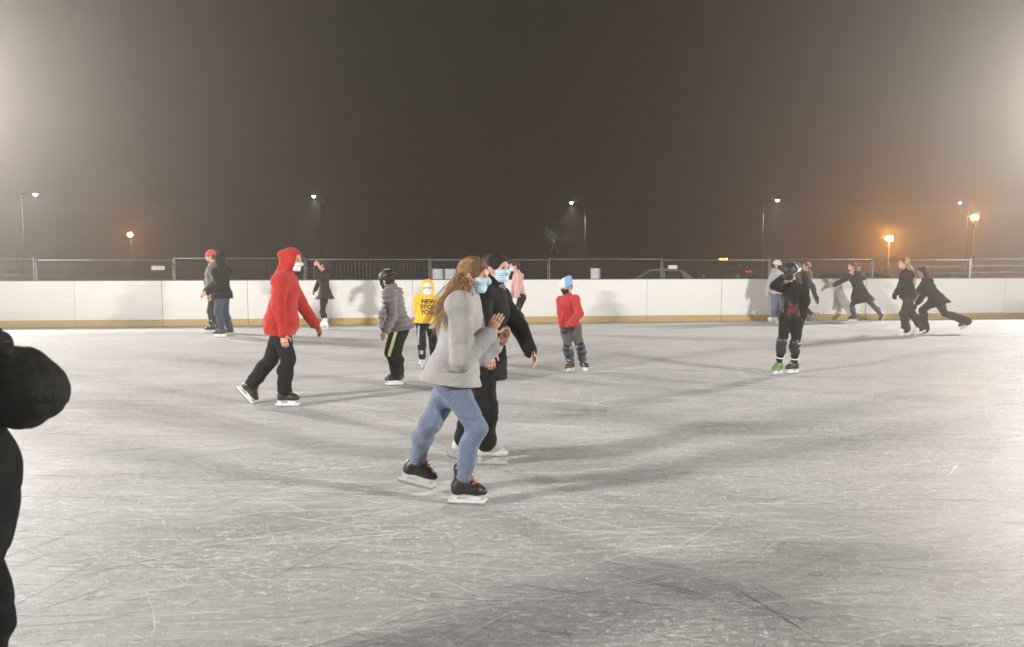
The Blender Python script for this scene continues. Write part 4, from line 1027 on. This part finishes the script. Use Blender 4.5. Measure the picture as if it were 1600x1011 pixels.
def make_person(key, label, top, bottom, boots, hat=None, hair=None, mask=None, group='skaters on the ice', gloves=None, scarf=None, bare_hands=True, skin='skin', palm=None, curl=None, boots_l=None):
    d = POSES[key]; g = Fig(d); J, H = g.J, g.H
    seed = sum(map(ord, key))
    root = empty('person', tuple(d['base'])); tag(root, label, 'person', group)
    root.location.z = 0
    near = g.D < 7
    # --- body: one continuous figure
    S = SDF(); add_torso(S, g, -.012, .0, hipw=.078)
    for n in 'RL': add_arm(S, g, n, -.010); add_leg(S, g, n, -.014, stop=-.01)
    S.seg(J['nk'] - g.tu * .05 * H, J['hd'] - g.hu * .05 * g.hs - g.hf * .015, .036 * H, .030 * H, .03)
    parts = [S.mesh(max(g.h, .017))[:2]]
    S = SDF(); add_head(S, g); S.seg(J['nk'] - g.tu * .02 * H, g.hp(0, -.012, -.06), .036 * H, .052 * g.hs, .03)
    head_sdf = S
    parts.append(S.mesh(.0055 if near else (.0075 if g.D < 12.5 else .010))[:2])
    hands = {}
    for n in 'RL':
        dr = unit(J['wr' + n] - J['el' + n])
        if palm and n in palm: dr = unit(palm[n][0])
        nn = (J['pv'] + Z * .15) - J['wr' + n]; nn = nn if not (palm and n in palm) else np.array(palm[n][1], float)
        nn = unit(nn - dr * (nn @ dr)); ll = np.cross(dr, nn)
        if ll @ (g.tf + Z * .6) < 0: ll = -ll
        S = SDF(); add_hand(S, J['wr' + n] + dr * .01, dr, nn, ll, g.sk * 1.02, (curl or {}).get(n, (.35, .5, .35)))
        hands[n] = S
        if not gloves: parts.append(S.mesh(.0045 if near else (.006 if g.D < 12.5 else .008))[:2])
    v, q = join(parts)
    np_mesh('body', v, q, M[skin], root)
    if gloves:
        for n in 'RL':
            v, q, nrm = hands[n].mesh(.0065 if g.D < 12.5 else .008, lambda V, N: np.full(len(V), .004)); np_mesh('glove', v, q, M[gloves], root)
    # --- face
    if g.D < 20:
        for sx in (-1, 1):
            S = SDF(); S.ell(g.hp(sx * .031, .088, .004), g.A, np.array([.0125, .0085, .0062]) * g.hs); v, q, _ = S.mesh(.003 if near else .004); np_mesh('eye', v, q, M['eye'], root)
            if g.D < 13:
                S = SDF(); S.seg(g.hp(sx * .016, .091, .024), g.hp(sx * .044, .083, .026), .0045 * g.hs, .0032 * g.hs, .01); v, q, _ = S.mesh(.003); np_mesh('eyebrow', v, q, M['brow'], root)
        if not mask and g.D < 20:
            S = SDF(); S.ell(g.hp(0, .0975, -.060), g.A, np.array([.021, .006, .008]) * g.hs); v, q, _ = S.mesh(.003); np_mesh('lips', v, q, M['lips'], root)
    # --- trousers
    bt = dict(t=.012, stop=.05, flare=.008, amp=.006); bt.update(bottom)
    S = SDF()
    side = g.pr
    H = g.H * (.5 + .5 * g.slim)
    S.seg(J['pv'] + g.tu * .075 * H, J['pv'] - Z * .02 * H, .080 * H + bt['t'], .088 * H + bt['t'], .04, side, .76, .80)
    for n in 'RL': add_leg(S, g, n, bt['t'], bt['stop'], bt['flare'])
    S.seg(J['hipR'], J['hipL'], .062 * H + bt['t'] * .6, None, .03)
    v, q, nr = S.mesh(g.h, folds(seed, bt['amp'], 24, 2.2))
    trousers = np_mesh(bt.get('name', 'trousers'), v, q, M[bt['mat']], root)
    # --- top
    tp = dict(t=.022, hem=.10, flare=.02, slack=.012, cuff=.98, amp=.008, hood=None, collar=.0, puff=0, name='jacket', skirt=None)
    tp.update(top)
    S = SDF(); add_torso(S, g, tp['t'], tp['hem'], tp['flare'])
    for n in 'RL': add_arm(S, g, n, tp['t'] * .5, tp['cuff'], slack=tp['slack'])
    S.seg(J['nk'] - g.tu * .06 * H, J['nk'] + unit(J['hd'] - J['nk']) * (.012 + tp['collar']), .062 * H + tp['t'] * .4, .044 * H + tp['t'] * .45, .04)
    if tp['hood'] == 'up':
        s = g.hs; pk = tp.get('peak', .02)
        S.ell(g.hp(0, -.022, .022), g.A, np.array([.108, .124, .126]) * s, .04)
        S.seg(g.hp(0, -.03, -.03), J['nk'] - g.tf * .02, .092 * s, .085 * s, .05)
        S.seg(g.hp(0, -.06, .045), g.hp(0, -.11 - pk, .06), .085 * s, .05 * s, .05)
        S.ell(g.hp(0, .115, -.012), g.A, np.array([.070, .105, .092]) * s, .03, 's')
    elif tp['hood'] == 'down':
        s = g.hs
        for sx in (-1, 1): S.seg(g.hp(sx * .06, -.06, -.135), g.hp(0, -.135, -.15), .035 * s, .050 * s, .04)
    hemc = J['pv'] - g.tu * tp['hem']
    hn = -(g.tu * .75 + Z * .25) if not tp.get('hemn') is not None else np.array(tp['hemn'], float)
    if tp['hem'] > -.5: S.cut(hemc, hn, .008)
    fo = folds(seed + 5, tp['amp'], 20, 1.7)
    if tp['puff']:
        def dp(V, N, g=g, tp=tp):
            a = (V - J['pv']) @ g.tu
            return .021 * (np.abs(np.sin(math.pi * a / tp['puff'])) ** .55 - .6) + fo(V, N) * .35
    else: dp = fo
    v, q, nr = S.mesh(g.h, dp)
    jacket = np_mesh(tp['name'], v, q, M[tp['mat']], root)
    if tp['hood'] != 'up' and tp['collar'] > .015 and scarf:
        S = SDF()
        c0 = J['nk'] + unit(J['hd'] - J['nk']) * .02
        for k in range(10):
            a0, a1 = 2 * math.pi * k / 10, 2 * math.pi * (k + 1) / 10
            R_ = .040 * H
            S.seg(c0 + (g.tr * math.cos(a0) + g.tf * math.sin(a0)) * R_, c0 + (g.tr * math.cos(a1) + g.tf * math.sin(a1)) * R_, .030, None, .02)
        v, q, _ = S.mesh(.008, folds(seed, .006, 50)); np_mesh('scarf', v, q, M[scarf], root)
    # --- skates
    bb = dict(boot='boot_black', holder='holder_white', lace='lace_white', style='hockey', tongue=None, cuff=None)
    bR = dict(bb); bR.update(boots); bL = dict(bR); bL.update(boots_l or {})
    skate(g, 'R', d['footR'], bR['boot'], bR['holder'], bR['lace'], root, bR['style'], bR['tongue'], cuff=bR['cuff'])
    skate(g, 'L', d['footL'], bL['boot'], bL['holder'], bL['lace'], root, bL['style'], bL['tongue'], cuff=bL['cuff'])
    # --- hair
    if hair:
        hm, style = hair[0], hair[1]
        S = SDF(); add_cranium(S, g, .010)
        S.ell(g.hp(0, -.03, -.02), g.A, np.array([.078, .075, .08]) * g.hs, .03)
        if style == 'bun': S.ell(g.hp(0, -.115, .06), g.A, np.array([.04, .04, .04]) * g.hs, .02)
        S.ell(g.hp(0, .10, -.035), g.A, np.array([.066, .085, .088]) * g.hs, .02, 's')
        S.cut(g.hp(0, 0, -.085), -g.hu, .02)
        v, q, _ = S.mesh(.006 if near else .009, folds(seed, .003, 70)); np_mesh('hair', v, q, M[hair[5] if len(hair) > 5 else hm], root)
        if style == 'long': locks(g, 'hair_locks', hair[3] if len(hair) > 3 else 160, hair[2], seed, M[hm], root, spread=hair[4] if len(hair) > 4 else .03, r0=.0034 if near else .010)
    # --- face mask
    if mask:
        base_head = SDF(); add_head(base_head, g, .009)
        S = SDF(); S.func(base_head, 'u'); S.lo, S.hi = base_head.lo, base_head.hi
        c = J['hd']
        S.func(lambda P: np.abs((P - c) @ g.hr) - .066 * g.hs, 'i', .01)
        S.func(lambda P: (P - c) @ g.hu + .012 * g.hs - .012 * np.exp(-(((P - c) @ g.hr) / .02) ** 2), 'i', .006)
        S.func(lambda P: -((P - c) @ g.hu) - .112 * g.hs, 'i', .01)
        S.func(lambda P: .022 * g.hs - (P - c) @ g.hf, 'i', .01)
        pl = lambda V, N: .0016 * np.sin(((V - c) @ g.hu) * 2 * math.pi / .018)
        v, q, _ = S.mesh(.004 if near else .006, pl); mk = np_mesh('face_mask', v, q, M[mask], root)
        b = MB()
        for sx in (-1, 1):
            b.tube([g.hp(sx*.063, .045, -.02), g.hp(sx*.084, .0, .014), g.hp(sx*.086, -.022, .012), g.hp(sx*.084, -.018, -.03), g.hp(sx*.058, .04, -.085)], .002, 5)
        b.build('ear_loop', M['ear_loop'], mk)
    # --- hats
    if hat:
        kind, hm = hat[0], hat[1]
        S = SDF()
        if kind == 'beanie':
            add_cranium(S, g, .016); S.ell(g.hp(0, -.03, .075), g.A, np.array([.06, .075, .062]) * g.hs, .03)
            S.func(lambda P: (g.J['hd'] + g.hu * .012 - P) @ (g.hu + g.hf * .25), 'i', .006)
            rib = lambda V, N: .0018 * np.sin(np.arctan2((V - J['hd']) @ g.hr, (V - J['hd']) @ g.hf) * 26)
            v, q, _ = S.mesh(.007, rib); ht = np_mesh('beanie', v, q, M[hm], root)
            S = SDF(); add_cranium(S, g, .023)
            S.func(lambda P: np.abs((P - J['hd'] - g.hu * .034) @ unit(g.hu + g.hf * .25)) - .024, 'i', .008)
            v, q, _ = S.mesh(.007, rib); np_mesh('turn_up', v, q, M[hat[2] if len(hat) > 2 else hm], ht)
        elif kind == 'helmet':
            add_cranium(S, g, .026); S.ell(g.hp(0, -.05, .03), g.A, np.array([.085, .075, .075]) * g.hs, .03)
            S.func(lambda P: (g.J['hd'] + g.hu * .004 - P) @ unit(g.hu + g.hf * .38), 'i', .008)
            for k in (-1, 0, 1): S.seg(g.hp(k * .035, .06, .115), g.hp(k * .04, -.09, .112), .009, None, .006, mode='s')
            v, q, _ = S.mesh(.007); ht = np_mesh('helmet', v, q, M[hm], root)
            b = MB()
            for sx in (-1, 1): b.tube([g.hp(sx*.088, .0, .02), g.hp(sx*.080, .015, -.05), g.hp(sx*.02, .055, -.118)], .006, 5)
            b.build('chin_strap', M['pad_black'], ht)
            if len(hat) > 2:
                S = SDF(); S.ell(g.hp(0, -.02, .128), g.A, np.array([.05, .06, .016]) * g.hs); v, q, _ = S.mesh(.006); np_mesh('pale_crown_panel', v, q, M[hat[2]], ht)
        elif kind == 'point':      # soft fleece hat with a tall tip leaning back
            add_cranium(S, g, .018)
            S.seg(g.hp(0, -.02, .07), g.hp(hat[3], -.05, .135), .085 * g.hs, .042 * g.hs, .05)
            S.func(lambda P: (g.J['hd'] + g.hu * .018 - P) @ (g.hu + g.hf * .1), 'i', .006)
            v, q, _ = S.mesh(.007, folds(seed, .004, 34)); ht = np_mesh('hat', v, q, M[hm], root)
            S2 = SDF(); add_cranium(S2, g, .022)
            S2.seg(g.hp(0, -.02, .07), g.hp(hat[3], -.05, .135), .089 * g.hs, .046 * g.hs, .05)
            S2.func(lambda P: (g.J['hd'] + g.hu * .018 - P) @ (g.hu + g.hf * .1), 'i', .006)
            cc = g.hp(-.02, 0, .05); ax = unit(g.hr * hat[4] - g.hf * .35)
            S2.func(lambda P: -((P - cc) @ ax), 'i', .004)
            v, q, _ = S2.mesh(.007, folds(seed, .004, 34)); np_mesh('blue_panel', v, q, M[hat[2]], ht)
        elif kind == 'cap':
            add_cranium(S, g, .014); S.func(lambda P: (g.J['hd'] + g.hu * .020 - P) @ (g.hu + g.hf * .15), 'i', .006)
            S.seg(g.hp(0, .07, .042), g.hp(0, .135, .030), .06 * g.hs, .045 * g.hs, .01, g.hr, .2)
            v, q, _ = S.mesh(.007); np_mesh('cap', v, q, M[hm], root)
    return root, g, jacket, trousers

def knee_pad(g, n, root, m_shell, m_cap, strap='white_print', down=.10):
    J = g.J; k, a, hp = J['kn' + n], J['an' + n], J['hip' + n]
    dn = unit(a - k); f = unit(facing(g.d['foot' + n][0]) - dn * (facing(g.d['foot' + n][0]) @ dn)); r = np.cross(dn, f)
    s = g.sk; o = .055 * s + .012
    S = SDF(); S.seg(k - dn * .05 * s + f * .02, k + dn * (down + .02) * s + f * .022, .078 * s, .070 * s, .03, r, .85)
    S.cut(k - f * .02, -f, .01)
    v, q, _ = S.mesh(.0125); pad = np_mesh('knee_pad', v, q, M[m_shell], root)
    S = SDF(); S.ell(k + f * .062 * s + dn * .02 * s, np.array([r, f, dn]), np.array([.056, .04, .08]) * s); v, q, _ = S.mesh(.01); np_mesh('pad_cap', v, q, M[m_cap], pad)
    b = MB()
    for z in (-.055, ):
        pts = [k + dn * z * s + (r * math.cos(t) + f * math.sin(t)) * .068 * s for t in np.linspace(-.6, math.pi + .6, 9)]
        b.tube(pts, .008, 5)
    b.build('pad_strap', M[strap], pad)
    return pad

def strap_ring(g, n, root, up_, mat, r_=.062):
    J = g.J; a, k = J['an' + n], J['kn' + n]; d = unit(k - a); c = a + d * up_
    x = unit(np.cross(d, [0, 1, 0.01])); y = np.cross(d, x)
    b = MB(); b.tube([c + (x * math.cos(t) + y * math.sin(t)) * r_ * g.sk for t in np.linspace(0, 2 * math.pi, 15)], .007, 5)
    return b.build('ankle_band', M[mat], root)

SLIM = dict(helmet_skater=.80, red_kid=.84, yellow_kid=.92, skirt_woman=.88, pink_woman=.82, blonde_coat=.9, fur_coat=.88, blonde_flare=.92, lunge=.92, grey_boy=.95)
for k_, v_ in SLIM.items(): POSES[k_]['slim'] = v_
# -- red hooded skater
r, g, jk, tr = make_person('red', 'skater in a red hooded top and black trousers gliding right, one foot trailing',
    dict(mat='red_fleece', t=.040, hem=.13, flare=-.020, hood='up', name='hoodie', slack=.004, amp=.009, peak=.025),
    dict(mat='black_cloth', t=.018, stop=.035, flare=.018), dict(boot='boot_black', lace='lace_yellow', tongue='boot_brown', holder='holder_white', cuff='boot_grey'), mask='mask_white')
bv = bvh_of(tr)
# -- woman in the grey jacket
X = POSES['grey_woman']['X']
r, g, jk, tr = make_person('grey_woman', 'woman in a grey wool jacket and light jeans striding right, nearest in the middle',
    dict(mat='grey_wool', t=.030, hem=.06, flare=.035, slack=.014, amp=.0042, collar=.01),
    dict(mat='denim', t=.005, stop=.045, flare=.010, amp=.0032, name='jeans'), dict(boot='boot_black', lace='lace_pink', tongue='boot_red'),
    hair=('hair_blond', 'long', [X['hair1'], X['hair2'], X['hair3']], 900, .055, 'hair_crown'), mask='mask_blue',
    palm={'R': ((.45, .1, .9), (.3, 1, .1))}, curl={'R': (.2, .3, .2)})
bv = bvh_of(tr)
# pockets and seams of the jacket
bj = bvh_of(jk)
decal('pocket_flap', g, bj, g.J['pv'] + np.array([.02, 0, .06]), np.array([1., 0, -.08]), Z, np.array([0, 1., 0]), lambda u, v: ((u - .5) * .13, (v - .5) * .035), 8, 4, M['grey_wool'], r, .008)
# -- woman in black beside her
make_person('black_woman', 'woman in a black coat and pale blue mask reaching forward, behind the grey jacket',
    dict(mat='black_coat', t=.030, hem=.17, flare=.03, slack=.006, amp=.005, collar=.02, name='coat'),
    dict(mat='black_cloth', t=.02, stop=.05, flare=.02), dict(boot='boot_cream', style='figure', holder='holder_grey'),
    hair=('hair_black', 'bun'), mask='mask_blue', scarf='grey_scarf')
# -- helmeted skater in black
r, g, jk, tr = make_person('helmet_skater', 'black clad skater with green boot toes, raising a hand to the helmet',
    dict(mat='black_cloth', t=.010, hem=.04, slack=.010), dict(mat='black_cloth', t=.002, flare=.004),
    dict(boot='boot_green', lace='lace_white', tongue='boot_black', cuff='lace_white'), hat=('helmet', 'helmet_black'), hair=('hair_black', 'cap'), scarf='grey_scarf', mask='mask_black', gloves='pad_black', boots_l=dict(boot='boot_black', tongue='boot_green'))
bv = bvh_of(jk)
decal('red_print', g, bv, g.J['pv'] + np.array([-.02, 0, .12]), np.array([1., 0, 0]), Z, np.array([0, 1., 0]), lambda u, v: ((u - .5) * (.15 + .04 * math.sin(v * 7)), (v - .5) * (.16 + .05 * math.sin(u * 8))), 8, 8, M['red_print'], r)
knee_pad(g, 'R', r, 'pad_black', 'charcoal'); knee_pad(g, 'L', r, 'pad_black', 'charcoal')
for n in 'RL': strap_ring(g, n, r, .115, 'white_print')
# -- child in the red sweater
r, g, jk, tr = make_person('red_kid', 'child in a red sweater and blue-white hat with knee pads, looking down',
    dict(mat='red_knit', t=.030, hem=.03, slack=.012, name='sweater', collar=.012), dict(mat='olive_trouser', t=.014, flare=.010),
    dict(boot='boot_brown', lace='lace_white', cuff='lace_white'), hat=('point', 'hat_white', 'hat_blue', -.055, -.9), hair=('hair_brown', 'cap'), gloves='pad_black', mask='mask_black', boots_l=dict(boot='boot_black', tongue='boot_green'))
for n in 'RL': knee_pad(g, n, r, 'pad_black', 'pad_blue'); strap_ring(g, n, r, .10, 'white_print', .056)
# -- child in yellow
r, g, jk, tr = make_person('yellow_kid', 'child in a yellow hooded top with black lettering, white cap and white mask',
    dict(mat='yellow_fleece', t=.030, hem=.02, hood='up', slack=.010, name='hoodie', amp=.006, peak=-.01), dict(mat='dark_trouser', t=.012, flare=.008),
    dict(boot='boot_grey', lace='lace_white'), hat=('cap', 'hat_white'), mask='mask_white', gloves='boot_grey')
bv = bvh_of(jk); cc = g.J['nk'] * .5 + g.J['pv'] * .5
for k, w in enumerate(('NEW', 'STOP', 'YOU')):
    text_on('lettering', g, bv, w, cc + np.array([.035 - .01 * k, 0, .115 - .078 * k]), np.array([1., 0, -.04]), Z, np.array([0, 1., 0]), .088, M['print_black'], r)
bv = bvh_of(tr)
hk = (g.J['hipR'], g.J['knR'], g.J['anR'])
decal('side_stripe', g, bv, hk[0] + np.array([-.02, 0, -.02]), np.array([1., 0, 0]), Z, np.array([0, 1., 0]), lambda u, v: ((u - .5) * .028 + .0 * v, -v * .27), 3, 14, M['navy_stripe'], r)
decal('shin_print', g, bv, hk[2] + np.array([0, 0, .09]), np.array([1., 0, 0]), Z, np.array([0, 1., 0]), lambda u, v: ((u - .5) * .05, v * .06), 4, 4, M['navy_stripe'], r)
# -- boy in the quilted jacket
r, g, jk, tr = make_person('grey_boy', 'boy in a grey quilted jacket and black trousers with lime stripe, leaning left',
    dict(mat='puffer_grey', t=.030, hem=.045, puff=.062, slack=.014, collar=.02, amp=.004), dict(mat='black_cloth', t=.022, stop=.02, flare=.016),
    dict(boot='boot_black', lace='lace_pink', tongue='boot_red'), hat=('helmet', 'helmet_black', 'boot_grey'), hair=('hair_black', 'cap'), mask='mask_black')
bv = bvh_of(tr); hp_, kn = g.J['hipL'], g.J['knL']
dd = unit(np.array([kn[0] - hp_[0], 0, kn[2] - hp_[2]])); ux = np.array([-dd[2], 0, dd[0]])
decal('lime_stripe', g, bv, hp_ - dd * .02, ux, dd, np.array([0, 1., 0]), lambda u, v: (-.005 + (u - .5) * .038, v * .34), 4, 16, M['lime'], r)
# -- woman with skirt
X = POSES['skirt_woman']
make_person('skirt_woman', 'woman in a black flared coat and white skates holding a hand to her face',
    dict(mat='brown_coat', t=.022, hem=.13, flare=.085, amp=.006, name='coat'), dict(mat='charcoal', t=-.002, flare=.0, stop=.08, name='leggings'),
    dict(boot='boot_white', holder='holder_white', style='figure'), hair=('hair_brown', 'bun'))
# -- woman in pink
make_person('pink_woman', 'woman in a pink sweater and dark leggings skating behind the blue mask',
    dict(mat='pink_knit', t=.018, hem=.02, name='sweater', slack=.008), dict(mat='charcoal', t=.004, flare=.0, name='leggings'),
    dict(boot='boot_white', style='figure'), hair=('hair_brown', 'long', [[(.08 + POSES['pink_woman']['J']['hd'][0], .05, POSES['pink_woman']['J']['hd'][2] - .06), (.13 + POSES['pink_woman']['J']['hd'][0], .05, POSES['pink_woman']['J']['hd'][2] - .17)]], 70, .02), mask='mask_blue', gloves='hat_white')
make_person('white_hoodie', 'skater in a pale grey hooded top and blue jeans beside the boards at the right',
    dict(mat='light_hoodie', t=.034, hem=.06, hood='down', name='hoodie', slack=.014), dict(mat='denim_mid', t=.014, flare=.014, name='jeans'),
    dict(boot='boot_white', holder='holder_white'), hat=('beanie', 'cream_knit'), hair=('hair_brown', 'cap'), mask='mask_black')
make_person('teal_hat', 'skater in a dark teal beanie half hidden behind the helmeted skater',
    dict(mat='charcoal', t=.03, hem=.06), dict(mat='dark_trouser', t=.012), dict(boot='boot_white'), hat=('beanie', 'teal_knit'), hair=('hair_brown', 'cap'), mask='mask_white')
X = POSES['blonde_coat']['X']
make_person('blonde_coat', 'blond woman in a dark brown coat kicking one skate back near the boards',
    dict(mat='brown_coat', t=.030, hem=.22, flare=.04, name='coat'), dict(mat='dark_trouser', t=.006), dict(boot='boot_grey', style='figure'),
    hair=('hair_gold', 'long', [X['hair1']], 110, .03, 'hair_crown'), gloves='black_cloth')
r, g, jk, tr = make_person('fur_coat', 'woman in a long dark coat with fur hood, arms out, gliding by the boards',
    dict(mat='navy_coat', t=.030, hem=.29, flare=.12, name='coat', slack=.012), dict(mat='denim_dark', t=.006), dict(boot='boot_black', holder='holder_white'), hair=('hair_brown', 'bun'))
S = SDF()
for k in range(9):
    t0, t1 = [math.pi * (.05 + .9 * x / 9) for x in (k, k + 1)]
    q0, q1 = [g.hp(math.cos(t) * .11, -.13 - .03 * math.sin(t), -.10 + .05 * math.sin(t)) for t in (t0, t1)]
    S.seg(q0, q1, .038, None, .02)
v, q, _ = S.mesh(.011, folds(4, .012, 90)); np_mesh('fur_trim', v, q, M['fur'], r)
X = POSES['blonde_flare']['X']
make_person('blonde_flare', 'woman with long blond hair in a black jacket and flared trousers at the right',
    dict(mat='black_coat', t=.030, hem=.05, slack=.016, collar=.015), dict(mat='charcoal', t=.012, flare=.040, stop=-.03, amp=.006), dict(boot='boot_white', style='figure'),
    hair=('hair_gold', 'long', [X['hair1'], X['hair2']], 150, .025, 'hair_crown'), scarf='black_cloth', gloves='black_cloth')
X = POSES['lunge']['X']
make_person('lunge', 'dark haired skater in black leaning forward with one flared leg stretched back',
    dict(mat='black_coat', t=.030, hem=.14, flare=.05, slack=.016), dict(mat='charcoal', t=.012, flare=.050, stop=-.05, amp=.006), dict(boot='boot_black', holder='holder_grey'),
    hair=('hair_black', 'long', [X['hair1']], 120, .03), gloves='black_cloth')
make_person('orange_hat_man', 'man in an orange knit hat and grey jacket behind the black jacket at the left',
    dict(mat='grey_jacket', t=.034, hem=.06, puff=.075), dict(mat='charcoal', t=.016), dict(boot='boot_black', holder='holder_white'), hat=('beanie', 'orange_knit'), hair=('hair_brown', 'cap'), mask=None)
make_person('black_jacket_man', 'skater in a black hooded jacket and dark jeans gliding left by the far boards',
    dict(mat='black_coat', t=.040, hem=.07, hood='up', slack=.016, peak=0.0), dict(mat='denim_dark', t=.016, flare=.010, name='jeans'), dict(boot='boot_black', holder='holder_white'), hair=('hair_black', 'cap'))
make_person('left_edge', 'person in black cut off by the left edge of the picture, nearest the camera',
    dict(mat='black_coat', t=.03, hem=.42, flare=-.08, slack=.012, name='coat', collar=.02), dict(mat='black_cloth', t=.022, flare=.012), dict(boot='boot_black'), hair=('hair_black', 'cap'), hat=('beanie', 'black_cloth'))

# -- black rucksack on the back of the person at the left edge
B = POSES['left_edge']; bc = np.array(B['X']['bag'][0]); bx, by = B['base'][0], B['base'][1]
bag = empty('backpack', (bx, by, 0)); tag(bag, 'small rounded black backpack on the person at the left edge', 'backpack')
S = SDF()
S.ell(bc + np.array([-.035, 0, .0]), np.eye(3), (.115, .135, .120), .04); S.seg(bc + np.array([-.12, 0, .085]), bc + np.array([-.02, 0, .075]), .055, .05, .05)
S.seg(bc + np.array([-.13, 0, -.07]), bc + np.array([-.03, 0, -.07]), .06, .055, .05); S.ell(bc + np.array([.03, 0, -.01]), np.eye(3), (.06, .105, .085), .03)
v, q, _ = S.mesh(.009, folds(77, .004, 30)); sack = np_mesh('sack', v, q, cloth('black_nylon', (.0042, .0042, .0042), .2, rough=.7, sheen=0), bag)
b = MB(); b.tube([bc + np.array([-.13, -.06, .13]), bc + np.array([-.07, -.075, .105]), bc + np.array([.0, -.07, .085])], .004, 6); b.build('zip', M['steel'], bag)
b = MB()
for sy in (-1, 1): b.tube([bc + np.array([-.11, sy*.08, .09]), bc + np.array([-.20, sy*.10, .155]), bc + np.array([-.30, sy*.10, .12]), bc + np.array([-.33, sy*.11, .0]), bc + np.array([-.24, sy*.12, -.10]), bc + np.array([-.12, sy*.10, -.09])], .016, 6)
b.build('shoulder_strap', M['black_cloth'], bag, True)
b = MB(); b.tube([bc + np.array([-.10, -.03, .115]), bc + np.array([-.09, -.02, .145]), bc + np.array([-.09, .02, .145]), bc + np.array([-.10, .03, .115])], .009, 6); b.build('carry_loop', M['black_cloth'], bag, True)

# -- phones in hands
def phone(key, n, off, label, rot):
    d = POSES[key]; w = np.array(d['J']['wr' + n]); bx = np.array(d['base'])
    o = empty('phone', tuple(bx + w + np.array(off))); tag(o, label, 'phone'); o.rotation_euler = rot
    b = MB(); b.box((-.037, -.005, -.075), (.037, .005, .075)); b.build('case', M['phone'], o, bevel=.004)
    b = MB(); b.box((-.033, -.0062, -.069), (.033, -.0056, .069)); b.build('screen', m_glass, o)
phone('yellow_kid', 'R', (.06, -.075, -.02), 'pale grey phone held by the child in yellow', (.5, .6, .3))

# ================================================================== HAZE
mh = bpy.data.materials.new('night_fog'); mh.use_nodes = True
nt = mh.node_tree; nt.nodes.clear()
out = nt.nodes.new("ShaderNodeOutputMaterial"); pv = nt.nodes.new("ShaderNodeVolumePrincipled")
pv.inputs["Color"].default_value = (.96, .875, .785, 1); pv.inputs["Density"].default_value = HAZE_DENSITY; pv.inputs["Anisotropy"].default_value = .76
nt.links.new(pv.outputs[0], out.inputs["Volume"])
b = MB(); b.box((-130, -45, GROUND_Z - 1.0), (130, 190, 14.0))
hz = b.build('haze', mh); tag(hz, 'thin pale night fog lit by the floodlights', 'haze', kind='stuff')
